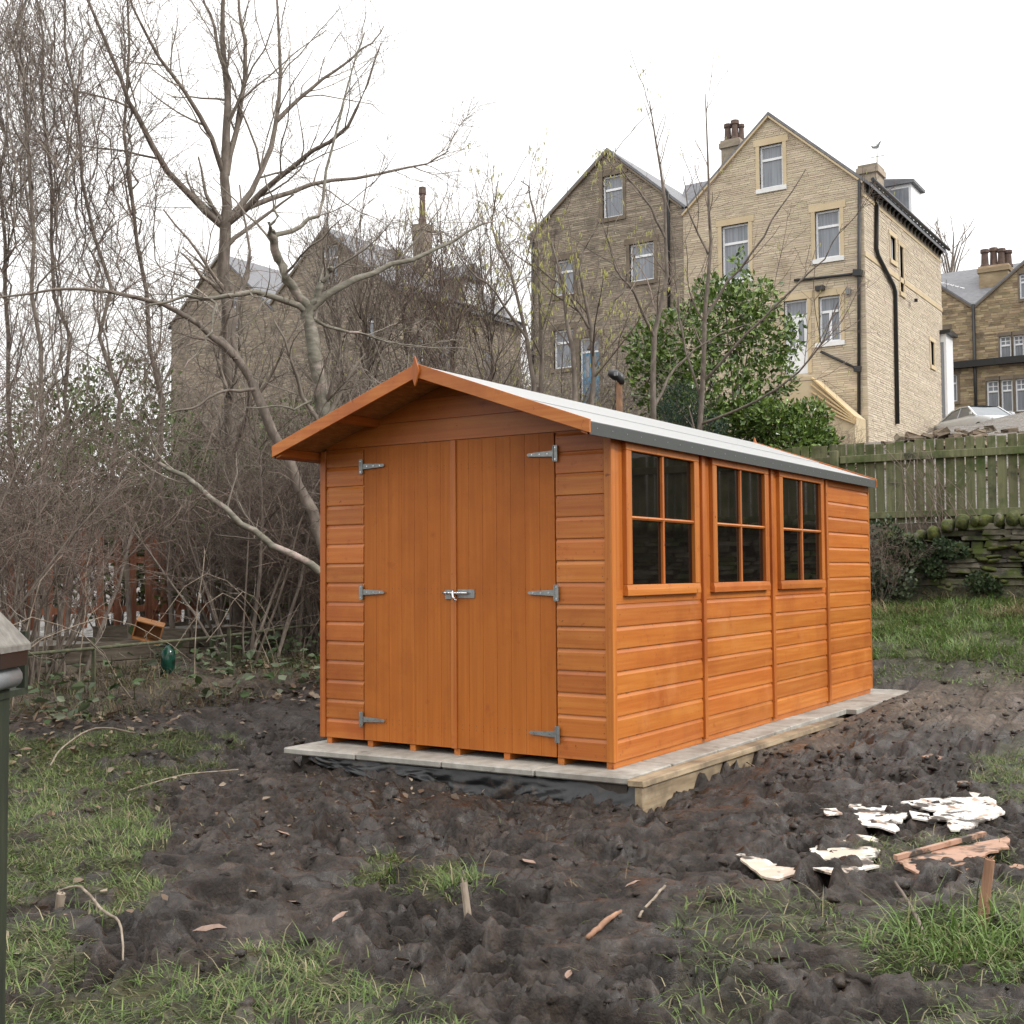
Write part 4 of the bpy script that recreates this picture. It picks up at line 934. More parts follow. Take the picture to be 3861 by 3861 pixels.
ta = px(1786, 545, 64.0)
tv = thing('tv_aerial', 'white television aerial against the sky beside the terrace roof', 'aerial', tuple(ta))
MB().tube([(0, 0, -1.2), (0, 0, .5)], .03, 6).build('mast', M['grey_plastic'], tv)
MB().tube([(-.5, 0, .45), (.9, 0, -.1)], .03, 6).build('boom', M['upvc'], tv)
for i in range(5): MB().tube([(-.3+i*.25, -.45, .37-i*.1), (-.3+i*.25, .45, .37-i*.1)], .02, 5).build('element', M['upvc'], tv)
# ------------------------------------------------------------------ garden fence, dry-stone wall, rubble bank
random.seed(11)
fence = thing('board_fence', 'mossy green close-boarded timber fence on top of the stone wall', 'fence', (0, YF, 1.5))
ZFT = 2.545
fb = MB().box(-.0495, .0495, 0, .016, 0, 1).mesh('fence_board', bevel=.003); fb.materials.append(M['fence'])
x = -5.2
while x < 6.0:
    o = bpy.data.objects.new('fence_board', fb); COL.objects.link(o); o.parent = fence
    w = random.uniform(.9, 1.08); hh = random.uniform(-.02, .015)
    o.location = (x, .002+random.uniform(0, .005), .06); o.scale = (w, 1, ZFT-1.56+hh); o.rotation_euler = (0, random.uniform(-.012, .012), 0)
    x += .116
for z0, z1 in ((2.31-1.5, 2.40-1.5), (1.62-1.5, 1.70-1.5)):
    for x0 in (-5.2, -1.68, 1.85):
        MB().box(x0+.06, x0+3.46, -.045, -.002, z0+random.uniform(-.01, .01), z1).build('rail', M['fence'], fence, bevel=.004)
for x0 in (-5.2, -1.68, 1.85, 5.4):
    MB().box(x0-.05, x0+.05, -.095, -.003, -.75, .97).build('post', M['fence'], fence, bevel=.005)
MB().box(-5.2, 5.4, -.02, .02, -.12, .055).build('gravel_board', M['bed'], fence)
# stones
def stone_mesh(name, seed, rough=.1):
    rg = random.Random(seed); bm = bmesh.new(); bmesh.ops.create_cube(bm, size=1.0)
    bmesh.ops.bevel(bm, geom=bm.edges[:], offset=.09, segments=1, affect='EDGES')
    for v in bm.verts: v.co += Vector((rg.uniform(-1, 1), rg.uniform(-1, 1), rg.uniform(-1, 1)))*rough*.6
    me = bpy.data.meshes.new(name); bm.to_mesh(me); bm.free(); return me
SM = [stone_mesh('wall_stone', i) for i in range(6)]
def lump_mesh(name, seed):
    rg = random.Random(seed); bm = bmesh.new(); bmesh.ops.create_icosphere(bm, subdivisions=2, radius=.56)
    for v in bm.verts:
        c = v.co; m_ = max(abs(c.x), abs(c.y), abs(c.z)); v.co = c*(.55+.45*(.5/m_))*(1+rg.uniform(-.09, .09))
    me = bpy.data.meshes.new(name); bm.to_mesh(me); bm.free(); me.shade_smooth(); return me
SMM = [lump_mesh('mossy_stone', 10+i) for i in range(5)]
for q in SM: q.materials.append(M['wallstone'])
for q in SMM: q.materials.append(M['mossstone'])
sw = thing('stone_wall', 'mossy dry-stone retaining wall below the fence', 'wall', (0, 8.6, .6))
z = .42; course = 0
while z < 1.46:
    h = random.uniform(.035, .085); xx = -2.6-random.uniform(0, .2)
    top = 1.40
    while xx < 5.0:
        w = random.uniform(.10, .46)
        ztop = float(np.interp(xx, [-2.6, -1.2, -.6, -.2, 5], [.98, 1.16, 1.27, 1.46, 1.46]))
        if z < ztop and random.random() > .03:
            o = bpy.data.objects.new('stone', random.choice(SM)); COL.objects.link(o); o.parent = sw
            dpt = random.uniform(.22, .34)
            o.location = (xx+w/2, -.20+dpt/2+random.uniform(-.05, .05)+.10*(z-.5), z+h/2-.6); o.scale = (w*.98, dpt, h*1.02)
            o.rotation_euler = (random.uniform(-.05, .05), random.uniform(-.05, .05), random.uniform(-.1, .1))
        xx += w+random.uniform(.0, .012)
    z += h
xx = -1.3
while xx < 5.0:                                       # upright mossy copings
    w = random.uniform(.07, .17); zt = float(np.interp(xx, [-1.3, -.5, -.25, 5], [1.2, 1.33, 1.47, 1.47])); h = random.uniform(.10, .22)
    o = bpy.data.objects.new('coping_stone', random.choice(SMM)); COL.objects.link(o); o.parent = sw
    o.location = (xx+w/2, -.06, zt+h*.42-.6); o.scale = (w*.95, .30, h); o.rotation_euler = (random.uniform(-.2, .2), random.uniform(-.3, .3), random.uniform(-.4, .4)); xx += w+random.uniform(0, .02)
for i in range(40):                                   # mossy patches of stones low in the wall
    xx = random.uniform(-1.2, 1.2); zz = random.uniform(.75, 1.38)
    o = bpy.data.objects.new('moss_cushion', random.choice(SMM)); COL.objects.link(o); o.parent = sw
    o.location = (xx, -.15+.1*(zz-.5), zz-.6); o.scale = (random.uniform(.08, .24), .2, random.uniform(.03, .09)); o.rotation_euler = (0, random.uniform(-.2, .2), random.uniform(-.2, .2))
MB().box(-2.6, 5.0, .06, .30, -.3, .78).build('wall_core', M['soil_dark'], sw)
# rubble on the bank behind the fence
RM = [stone_mesh('rubble_stone', 30+i, .2) for i in range(7)]
for q in RM: q.materials.append(M['rubble'])
rg = random.Random(4)
for i in range(300):
    if i < 200: yy = rg.uniform(11.5, 17.2); xx = rg.uniform(-6.0, 1.0)+.0*(yy)
    else: yy = rg.uniform(14, 18.5); xx = rg.uniform(-4.5, .5)
    xx -= .22*(yy-9)
    s = rg.uniform(.07, .24)*rg.uniform(.6, 1)
    if rg.random() < .07: s *= 1.7
    o = put('rubble_stone', rg.choice(RM), loc=(xx, yy, gz(xx, yy)+s*.10))
    o.scale = (s*rg.uniform(.8, 1.6), s*rg.uniform(.6, 1.1), s*rg.uniform(.22, .5)); o.rotation_euler = (rg.uniform(-.35, .5), rg.uniform(-.4, .4), rg.uniform(0, 6))
    tag(o, 'loose brown sandstone rubble piece on the earth bank behind the fence', 'stone', 'rubble stones on the bank')

# ------------------------------------------------------------------ bare trees and shrubs
def kids(rg, P, R0, R1, per_m, L, ang, n, wob, trop, rr=.6, t0=.15, rmin=.0012, taper=.3, lenfall=.45, t1=1.0):
    C, n0, _ = P.shape
    seg = np.linalg.norm(np.diff(P, axis=1), axis=2).sum(1)
    cnt = rg.poisson(per_m*seg); idx_ = np.repeat(np.arange(C), cnt); Mx = len(idx_)
    if Mx == 0: return np.zeros((0, n, 3)), np.zeros(0), np.zeros(0)
    t = rg.uniform(t0, t1, Mx); f = t*(n0-1); i = np.minimum(f.astype(int), n0-2); fr = (f-i)[:, None]
    pos = P[idx_, i]*(1-fr)+P[idx_, i+1]*fr; tan = P[idx_, i+1]-P[idx_, i]; tan /= np.linalg.norm(tan, axis=1)[:, None]+1e-9
    rv = rg.normal(size=(Mx, 3)); rv -= (rv*tan).sum(1)[:, None]*tan; rv /= np.linalg.norm(rv, axis=1)[:, None]+1e-9
    a = rg.uniform(ang[0], ang[1], Mx)[:, None]; d = np.cos(a)*tan+np.sin(a)*rv
    Ln = rg.uniform(L[0], L[1], Mx)*(1-lenfall*t); Q = np.empty((Mx, n, 3)); Q[:, 0] = pos
    for k in range(1, n):
        d = d+wob*rg.normal(size=(Mx, 3))+np.array([0, 0, trop]); d /= np.linalg.norm(d, axis=1)[:, None]; Q[:, k] = Q[:, k-1]+d*(Ln/(n-1))[:, None]
    rp = (R0[idx_]*(1-t)+R1[idx_]*t); r0 = np.maximum(rp*rr*rg.uniform(.7, 1, Mx), rmin)
    return Q, r0, np.maximum(r0*taper, rmin*.7)
def tubes(sets):
    Vs, Fs, n0 = [], [], 0
    for (P, R0, R1, k) in sets:
        C, n, _ = P.shape
        if C == 0: continue
        T = np.gradient(P, axis=1); T /= np.linalg.norm(T, axis=2)[..., None]+1e-9
        ref = np.where(np.abs(T[..., 2:3]) > .9, np.array([1., 0, 0]), np.array([0, 0, 1.])); U = np.cross(T, ref); U /= np.linalg.norm(U, axis=2)[..., None]+1e-9; Wv = np.cross(T, U)
        r = R0[:, None]+(R1-R0)[:, None]*np.linspace(0, 1, n)[None]
        an = 2*np.pi*np.arange(k)/k
        V = P[:, :, None, :]+r[:, :, None, None]*(np.cos(an)[None, None, :, None]*U[:, :, None]+np.sin(an)[None, None, :, None]*Wv[:, :, None])
        ii = np.arange(C*n*k).reshape(C, n, k); a = ii[:, :-1]; b = ii[:, 1:]
        Fq = np.stack([a, np.roll(a, -1, 2), np.roll(b, -1, 2), b], -1).reshape(-1, 4)
        Vs.append(V.reshape(-1, 3)); Fs.append(Fq+n0); n0 += C*n*k
    return np.concatenate(Vs), np.concatenate(Fs)
def smooth_line(pts, n, rg=None, j=0.0):
    p = np.array(pts, float); t = np.linspace(0, len(p)-1, n); q = []
    for s in t:
        i = min(int(s), len(p)-2); f = s-i; p0 = p[max(i-1, 0)]; p1 = p[i]; p2 = p[i+1]; p3 = p[min(i+2, len(p)-1)]
        q.append(.5*((2*p1)+(-p0+p2)*f+(2*p0-5*p1+4*p2-p3)*f*f+(-p0+3*p1-3*p2+p3)*f**3))
    q = np.array(q)
    if rg is not None and j: q[1:] += rg.normal(size=(n-1, 3))*j
    return q
def limbs(lst, n=12, rg=None, j=.012):
    P = np.array([smooth_line(a[0], n, rg, j) for a in lst]); return P, np.array([a[1] for a in lst], float), np.array([a[2] for a in lst], float)
def catkins(rg, Q, n, length=.055, r=.0048):
    if len(Q) == 0: return None
    i = rg.integers(0, len(Q), n); t = rg.uniform(.3, 1, n); k = np.minimum((t*(Q.shape[1]-1)).astype(int), Q.shape[1]-2)
    p = Q[i, k]+(Q[i, k+1]-Q[i, k])*rg.uniform(0, 1, n)[:, None]
    L = length*rg.uniform(.6, 1.3, n); d = np.stack([rg.normal(size=n)*.15, rg.normal(size=n)*.15, -np.ones(n)], 1)
    P = np.stack([p, p+d*(L*.3)[:, None], p+d*L[:, None]], 1)
    C = len(P); V = []; prof = [.4, 1.0, .5]; an = 2*np.pi*np.arange(4)/4
    ring = np.stack([np.cos(an), np.sin(an), 0*an], 1)
    V = P[:, :, None, :]+np.array(prof)[None, :, None, None]*r*ring[None, None]
    ii = np.arange(C*12).reshape(C, 3, 4); a = ii[:, :-1]; b = ii[:, 1:]
    return V.reshape(-1, 3), np.stack([a, np.roll(a, -1, 2), np.roll(b, -1, 2), b], -1).reshape(-1, 4)
def tree(name, label, lst, spec, bark, twig, seed, group=None, cat='tree', n=12, sides=8, cat_n=0, j=.012, extra_levels=()):
    rg = np.random.default_rng(seed); base = np.array(lst[0][0][0], float)
    t = thing(name, label, cat, tuple(base), 0, group)
    P, R0, R1 = limbs([([np.array(q, float)-base for q in a[0]], a[1], a[2]) for a in lst], n, rg, j)
    V, Fq = tubes([(P, R0, R1, sides)]); put('trunk', np_mesh('trunk', V, Fq, smooth=True), M[bark], t)
    sets = []; cur = (P, R0, R1)
    last = None
    for li, s in enumerate(spec):
        cur = kids(rg, *cur, **s); sets.append((*cur, 5 if li == 0 else 3)); last = cur
    V, Fq = tubes(sets); put('crown', np_mesh('crown', V, Fq, smooth=True), M[twig], t, kind='stuff')
    if cat_n:
        V, Fq = catkins(rg, last[0], cat_n); put('catkins', np_mesh('catkins', V, Fq, smooth=True), M['catkin'], t, kind='stuff')
    return t
big_spec = [dict(per_m=3.0, L=(.7, 2.0), ang=(.4, .95), n=7, wob=.13, trop=.05, rr=.5, rmin=.0045),
            dict(per_m=7.0, L=(.25, .9), ang=(.4, 1.1), n=5, wob=.16, trop=.02, rr=.55, rmin=.0028),
            dict(per_m=9.0, L=(.08, .36), ang=(.5, 1.1), n=3, wob=.18, trop=.02, rr=.6, rmin=.0019)]
D1 = 14.0
tree('bare_tree', 'tall bare tree with a dark upright trunk and spreading limbs, left of the shed gable',
     [([px(452, 1330, 14.2), px(446, 1100, 14), px(436, 800, 14), px(428, 560, 14), px(424, 420, 14)], .095, .064),
      ([px(424, 425, D1), px(427, 300, D1), px(429, 180, D1), px(420, 60, D1), px(432, -120, D1)], .062, .016),
      ([px(418, 425, D1), px(365, 375, 13.8), px(312, 318, 13.6), px(268, 235, 13.4), px(240, 180, 13.3), px(205, 95, 13.2), px(160, -10, 13.1), px(120, -110, 13)], .045, .010),
      ([px(430, 415, D1), px(470, 370, 14.2), px(505, 290, 14.4), px(522, 225, 14.5), px(530, 120, 14.6), px(520, 20, 14.7), px(525, -90, 14.8)], .042, .010),
      ([px(522, 228, 14.5), px(560, 190, 14.6), px(620, 140, 14.7), px(690, 90, 14.8), px(725, 50, 14.9)], .03, .006),
      ([px(432, 420, D1), px(500, 358, 13.8), px(570, 300, 13.6), px(640, 250, 13.5), px(690, 170, 13.4), px(720, 80, 13.4)], .04, .007),
      ([px(436, 412, D1), px(520, 372, 14.3), px(600, 345, 14.6), px(700, 330, 14.9), px(800, 310, 15.2), px(850, 285, 15.3)], .036, .006),
      ([px(422, 330, D1), px(395, 250, 13.8), px(340, 160, 13.6), px(290, 90, 13.5), px(255, 20, 13.4), px(230, -60, 13.4)], .034, .008),
      ([px(428, 330, D1), px(452, 205, 14.1), px(462, 90, 14.2), px(450, 10, 14.3), px(462, -90, 14.3)], .036, .01),
      ([px(425, 150, D1), px(405, 60, 14), px(380, -20, 14), px(360, -100, 14)], .024, .007)],
     big_spec, 'bark_brown', 'twig_pale', 1)
D2 = 11.6
tree('bare_tree', 'smooth pale grey tree forking above the shed roof with one sawn-off limb',
     [([px(628, 1300, 11.8), px(626, 1000, 11.7), px(613, 790, D2), px(597, 690, D2), px(586, 620, D2), px(583, 578, D2)], .082, .058),
      ([px(582, 582, D2), px(553, 545, 11.5), px(530, 500, 11.4), px(514, 452, 11.3), px(512, 436, 11.3)], .050, .040),
      ([px(514, 455, 11.3), px(545, 437, 11.4), px(580, 420, 11.5), px(605, 395, 11.6), px(620, 300, 11.7), px(650, 180, 11.8), px(690, 60, 11.9)], .026, .006),
      ([px(514, 448, 11.3), px(505, 425, 11.2), px(520, 405, 11.2), px(500, 330, 11.1)], .022, .006),
      ([px(588, 580, D2), px(604, 540, D2), px(620, 512, D2), px(626, 508, D2)], .036, .030),
      ([px(588, 582, D2), px(640, 540, 11.7), px(690, 516, 11.9), px(760, 495, 12.1), px(830, 470, 12.3), px(890, 435, 12.5), px(930, 415, 12.6)], .040, .007),
      ([px(580, 590, D2), px(545, 568, 11.5), px(495, 553, 11.3), px(440, 556, 11.1), px(395, 566, 11), px(350, 560, 10.9), px(280, 575, 10.8)], .036, .010),
      ([px(398, 566, 11), px(402, 610, 10.9), px(385, 650, 10.8), px(350, 690, 10.7)], .014, .004),
      ([px(590, 600, D2), px(650, 625, 11.8), px(720, 640, 12), px(800, 660, 12.2)], .020, .004),
      ([px(606, 740, D2), px(560, 770, 11.4), px(510, 762, 11.2), px(455, 775, 11)], .014, .004)],
     [dict(per_m=2.2, L=(.5, 1.5), ang=(.4, 1.0), n=7, wob=.14, trop=.04, rr=.42, rmin=.004, t0=.25), big_spec[1], big_spec[2]], 'bark_grey', 'twig_grey', 2)
tree('leaning_tree', 'leaning pale barked trunk slanting up left from behind the shed',
     [([px(640, 1160, 11.2), px(596, 975, 11.3), px(548, 885, 11.3), px(505, 790, 11.3), px(470, 715, 11.3), px(440, 672, 11.2), px(415, 640, 11.2)], .058, .036),
      ([px(440, 672, 11.2), px(400, 630, 11.1), px(330, 585, 11), px(230, 555, 10.8), px(120, 545, 10.6), px(0, 560, 10.5)], .034, .008),
      ([px(445, 680, 11.2), px(440, 620, 11.3), px(462, 540, 11.4), px(470, 460, 11.5), px(450, 350, 11.6)], .03, .007),
      ([px(480, 735, 11.2), px(420, 740, 11.0), px(350, 770, 10.8), px(270, 790, 10.6)], .018, .004)],
     [dict(per_m=2.0, L=(.5, 1.5), ang=(.4, 1.1), n=7, wob=.15, trop=.03, rr=.4, rmin=.004, t0=.3), big_spec[1], big_spec[2]], 'bark_brown', 'twig', 3)
tree('fallen_branch', 'thick slanting branch running down to the shed wall through the thicket',
     [([px(612, 1086, 10.6), px(560, 1050, 10.6), px(490, 1012, 10.6), px(440, 975, 10.6), px(390, 930, 10.6), px(345, 895, 10.6), px(300, 870, 10.6)], .036, .018)],
     [dict(per_m=2.5, L=(.4, 1.2), ang=(.4, 1.1), n=6, wob=.16, trop=.05, rr=.4, rmin=.003), big_spec[1]], 'bark_grey', 'twig_grey', 4, cat='branch')
# tall thin stems at the far left
stem_spec = [dict(per_m=4.2, L=(.6, 1.8), ang=(.3, .9), n=6, wob=.12, trop=.08, rr=.45, rmin=.004, t0=.10),
             dict(per_m=6.5, L=(.2, .8), ang=(.4, 1.1), n=4, wob=.15, trop=.03, rr=.55, rmin=.0027),
             dict(per_m=8.0, L=(.07, .32), ang=(.5, 1.1), n=3, wob=.18, trop=.02, rr=.6, rmin=.0019)]
stems = [(262, 238, 60, 13.6, .06, 'tall straight stem with dense short twigs between the forked trees'),
         (150, 60, 12.8, None, .05, ''), ]
SLAB_ST = [(300, 240, 250, 13.4, .055, 'tall bare stem nearest the dark upright tree at the left'), (215, 150, 105, 12.6, .045, 'bare pole-like tree leaning slightly left, second tall stem from the dark tree'),
           (120, 95, 60, 13.0, .042, 'slender bare tree, third tall stem from the left edge'),
           (70, 60, 20, 12.0, .045, 'slender bare tree, second tall stem from the left edge'), (20, 5, -40, 13.5, .05, 'bare tree at the very left edge of the view'),
           (-60, -90, -130, 13, .05, 'bare tree beyond the left edge with twigs reaching into view')]
for i, (u0, u1, u2, d, r, lab) in enumerate(SLAB_ST):
    ub = u0+25; r *= .62
    L = [([px(ub, 1330, d), px(u0+12, 1000, d), px(u0, 720, d), px((u0+u1)/2, 500, d), px(u1, 280, d), px((u1+u2)/2, 100, d), px(u2, -80-(i*37) % 90, d)], r, .010)]
    rr = random.Random(100+i)
    for b in range(6):
        v0 = rr.uniform(300, 1000); du = rr.uniform(-120, 120); uu = np.interp(v0, [-80, 280, 720, 1000], [u2, u1, u0, u0+12]); ln = rr.uniform(250, 480)
        L.append(([px(uu, v0, d), px(uu+du*.5, v0-ln*.4, d+rr.uniform(-.3, .3)), px(uu+du*.8, v0-ln*.75, d), px(uu+du*.95, v0-ln*1.2, d)], r*.36, .005))
    tree('bare_tree', lab, L, stem_spec, 'bark_brown', ['twig_pale', 'twig_red', 'twig_pale'][i % 3], 20+i, group='tall bare trees at the left', n=14, j=.045)
# hazels with yellow catkins, right of the gable
hz_spec = [dict(per_m=3.0, L=(.5, 1.6), ang=(.35, .8), n=6, wob=.11, trop=.08, rr=.5, rmin=.005, t0=.2),
           dict(per_m=4.8, L=(.2, .7), ang=(.4, 1.0), n=4, wob=.15, trop=.03, rr=.55, rmin=.003),
           dict(per_m=5.0, L=(.06, .25), ang=(.5, 1.1), n=3, wob=.18, trop=.0, rr=.6, rmin=.002)]
dz = 15.5
hz_thin = [dict(hz_spec[0], per_m=2.3, t0=.25), dict(hz_spec[1], per_m=4.0), dict(hz_spec[2], per_m=4.0)]
tree('hazel_tree', 'slim straight hazel stem with a few side limbs in front of the pale house',
     [([px(1318, 880, dz), px(1325, 740, dz), px(1334, 560, dz), px(1338, 420, dz), px(1334, 300, dz), px(1330, 175, dz)], .042, .006),
      ([px(1330, 600, dz), px(1370, 540, dz), px(1430, 460, dz-.2), px(1480, 380, dz-.3), px(1520, 320, dz-.4)], .022, .005),
      ([px(1326, 720, dz), px(1400, 640, dz-.3), px(1480, 560, dz-.5), px(1560, 480, dz-.7), px(1590, 420, dz-.8)], .022, .004),
      ([px(1322, 800, dz), px(1420, 760, dz-.4), px(1520, 690, dz-.8), px(1570, 600, dz-1), px(1600, 540, dz-1)], .02, .004),
      ([px(1336, 480, dz), px(1300, 400, dz), px(1290, 330, dz)], .016, .004), ([px(1325, 760, dz), px(1290, 640, dz), px(1275, 520, dz), px(1262, 400, dz)], .02, .005)],
     hz_thin, 'bark_brown', 'twig_red', 41, cat_n=60)
tree('hazel_tree', 'hazel with a thicker curved stem rising past the valley between the two houses',
     [([px(1236, 860, 14.8), px(1232, 740, 14.8), px(1236, 620, 14.8), px(1256, 540, 14.8), px(1256, 430, 14.8), px(1248, 330, 14.8), px(1235, 250, 14.8), px(1222, 190, 14.8)], .042, .006),
      ([px(1256, 450, 14.8), px(1220, 380, 14.7), px(1180, 330, 14.6), px(1160, 280, 14.5)], .018, .004), ([px(1236, 640, 14.8), px(1200, 560, 14.6), px(1160, 500, 14.5), px(1140, 420, 14.4)], .022, .005),
      ([px(1233, 780, 14.8), px(1270, 700, 15), px(1340, 640, 15.1), px(1440, 600, 15.2)], .02, .004)],
     hz_thin, 'bark_brown', 'twig', 42, cat_n=200)
tree('hazel_tree', 'hazel hung with yellow catkins in front of the dark house',
     [([px(1090, 880, 14), px(1088, 760, 14), px(1075, 640, 14), px(1062, 540, 14), px(1050, 480, 14), px(1020, 400, 14)], .04, .006),
      ([px(1110, 880, 14.1), px(1120, 720, 14.1), px(1110, 600, 14.1), px(1095, 500, 14), px(1130, 420, 14)], .038, .006), ([px(1110, 660, 14.1), px(1170, 560, 14.2), px(1200, 480, 14.2)], .022, .005),
      ([px(1112, 620, 14.1), px(1060, 540, 14), px(1010, 500, 13.9)], .02, .005)],
     [dict(hz_spec[0], per_m=3.2), hz_spec[1], hz_spec[2]], 'bark_brown', 'twig', 43, cat_n=800)
tree('hazel_tree', 'twiggy hazel with catkins between the far dark house and the gap of sky',
     [([px(1000, 860, 14.5), px(1005, 720, 14.5), px(990, 620, 14.5), px(965, 520, 14.5), px(930, 430, 14.5), px(940, 340, 14.4)], .035, .006), ([px(1012, 860, 14.5), px(1020, 700, 14.5), px(1018, 560, 14.5), px(1010, 400, 14.5), px(985, 340, 14.5)], .035, .006),
      ([px(995, 640, 14.5), px(940, 560, 14.4), px(880, 500, 14.3), px(840, 440, 14.2)], .02, .004)],
     [dict(hz_spec[0], per_m=3.0), hz_spec[1], hz_spec[2]], 'bark_brown', 'twig_grey', 44, cat_n=450)
for i, (u, vt, d, lab) in enumerate(((690, 430, 15.5, 'fine-twigged bare tree in front of the dormered house, nearest the gable tip'), (765, 470, 16.5, 'fine-twigged bare tree in front of the tall single chimney'),
                                    (850, 500, 15.0, 'fine-twigged bare tree in front of the dormer window'), (925, 520, 16.0, 'fine-twigged bare tree at the right end of the dormered house'), (640, 560, 17.0, 'low spreading bare tree behind the pale forked tree'))):
    rr = random.Random(300+i); b0 = px(u+10, 800, d); b0[2] = float(H0(b0[0], b0[1]))-.1
    L = [([b0, px(u+5, 740, d), px(u, 640, d), px(u-12, (640+vt)/2, d), px(u-20, vt, d)], .032, .006)]
    for q in range(7):
        v0 = rr.uniform(600, 780); du = rr.uniform(-110, 110); L.append(([px(u+3, v0, d), px(u+du*.5, v0-70, d+rr.uniform(-.4, .4)), px(u+du, v0-150-rr.uniform(0, 80), d+rr.uniform(-.5, .5))], .016, .004))
    tree('bare_tree', lab, L, [dict(hz_spec[0], per_m=5.2, L=(.5, 1.9)), dict(hz_spec[1], per_m=6.5), dict(hz_spec[2], per_m=5.5)], 'bark_brown', ['twig', 'twig_pale', 'twig_red'][i % 3], 310+i, group='fine-twigged trees before the dormered house', cat_n=(0, 150, 220, 260, 0)[i])
tree('bare_tree', 'distant bare tree showing between the pale house and the terrace', 
     [([px(1790, 800, 90), px(1792, 600, 90), px(1795, 520, 90), px(1800, 440, 90)], .2, .04)]+[([px(1794, 560-20*i, 90), px(1794+s*14, 500-20*i, 90), px(1794+s*30, 450-8*i, 90)], .09, .02) for i in range(3) for s in (-1, 1)],
     [dict(per_m=1.0, L=(1.0, 2.6), ang=(.3, .8), n=5, wob=.1, trop=.1, rr=.5, rmin=.03), dict(per_m=1.8, L=(.5, 1.4), ang=(.4, .9), n=4, wob=.15, trop=.05, rr=.5, rmin=.018)], 'bark_brown', 'twig', 45)

# thicket shrubs: a few kinds, copied
def shrub(seed, hgt, stems_n, spread, twig, spec, cat_n=0):
    rg = np.random.default_rng(seed)
    P = np.zeros((stems_n, 8, 3)); a = rg.uniform(0, 2*np.pi, stems_n); rad = rg.uniform(0, spread*.35, stems_n)
    P[:, 0, 0] = np.cos(a)*rad; P[:, 0, 1] = np.sin(a)*rad; P[:, 0, 2] = -.08
    d = np.stack([np.cos(a)*.35, np.sin(a)*.35, np.ones(stems_n)], 1)+rg.normal(size=(stems_n, 3))*.22
    Ls = hgt*rg.uniform(.6, 1.05, stems_n)
    for k in range(1, 8):
        d = d+rg.normal(size=d.shape)*.12; d /= np.linalg.norm(d, axis=1)[:, None]; P[:, k] = P[:, k-1]+d*(Ls/7)[:, None]
    R0 = rg.uniform(.008, .02, stems_n); R1 = R0*.25
    sets = []; cur = (P, R0, R1); st = tubes([(P, R0, R1, 5)])
    for s in spec: cur = kids(rg, *cur, **s); sets.append((*cur, 3))
    cr = tubes(sets)
    ck = catkins(rg, cur[0], cat_n) if cat_n else None
    return st, cr, ck, twig
sh_spec = [dict(per_m=4.6, L=(.4, 1.4), ang=(.4, 1.25), n=6, wob=.2, trop=.0, rr=.5, rmin=.003, t0=.34, lenfall=.3), dict(per_m=6.5, L=(.2, .7), ang=(.4, 1.2), n=4, wob=.2, trop=.0, rr=.55, rmin=.0028, t0=.1),
           dict(per_m=7.0, L=(.06, .28), ang=(.5, 1.2), n=3, wob=.2, trop=.0, rr=.6, rmin=.0019)]
kinds = [shrub(61, 2.9, 9, 1.0, 'twig_pale', sh_spec), shrub(62, 3.3, 8, 1.0, 'twig', sh_spec), shrub(63, 2.3, 11, 1.1, 'twig_red', sh_spec), shrub(64, 3.6, 8, .9, 'twig', sh_spec, 420)]
protos = []
for i, (st, cr, ck, tw) in enumerate(kinds):
    protos.append((np_mesh('shrub_stems', *st, smooth=True), np_mesh('shrub_twigs', *cr, smooth=True), np_mesh('shrub_catkins', *ck, smooth=True) if ck else None, tw))
def place_shrub(k, x, y, s, rz, label, group, sz=None):
    st, cr, ck, tw = protos[k]
    look = ('greyish', 'brown', 'low reddish', 'tall catkin-bearing')[k]
    ub_ = 966+FPX*np.dot(np.array([x, y, 1.0])-CAM, RT)/np.dot(np.array([x, y, 1.0])-CAM, FW)
    zone = 'at the left edge' if ub_ < 150 else 'left of the orange box' if ub_ < 255 else 'behind the orange box' if ub_ < 400 else 'beside the shed corner' if ub_ < 640 else 'above the gable tip' if ub_ < 840 else 'above the front of the roof' if ub_ < 1020 else 'by the floodlight pole'
    if label is None: label = look+(' shrub in the thicket along the rail fence, '+zone if x > -6.4 and y < 7.4 else ' shrub in the thicket by the slatted fence, '+zone if y < 7.4 else ' shrub in the scrub behind the shed, '+zone)
    elif False: label = look+(' tangled shrub in the thicket along the iron rail fence' if x > -6.4 and y < 7.4 else ' tangled shrub in the thicket by the slatted fence' if y < 7.4 else ' twiggy shrub in the scrub behind the shed roof')
    t = thing('bare_shrub', label, 'shrub', (x, y, float(H0(x, y))), rz, group); t.scale = (s, s, sz or s)
    put('stems', st, M['bark_brown'], t, kind='stuff'); put('twigs', cr, M[tw], t, kind='stuff')
    if ck: put('catkins', ck, M['catkin'], t, kind='stuff')
rg = random.Random(77)
n_ = 0
while n_ < 46:
    y = rg.uniform(-1.2, 9.5); x = -5.25-abs(rg.gauss(0, 1.3))-.10*max(0, y-2)
    if n_ >= 34: x = rg.uniform(-12, -9.4); y = rg.uniform(2, 11)
    place_shrub(rg.choice([0, 1, 2, 2, 1]), x, y, rg.uniform(.8, 1.2), rg.uniform(0, 6.28), None, 'bare shrubs of the left thicket'); n_ += 1
for i in range(40):
    x = rg.uniform(-12.5, -2.4); y = rg.uniform(7.4, 13)
    if x > -4.5 and y < 9.3: y += 2
    if (x-CAM[0])/(y-CAM[1]) > -.53: x -= 4.2
    place_shrub(rg.choice([3, 3, 1, 0]), x, y, rg.uniform(.85, 1.25), rg.uniform(0, 6.28), None, 'bare shrubs behind the shed')
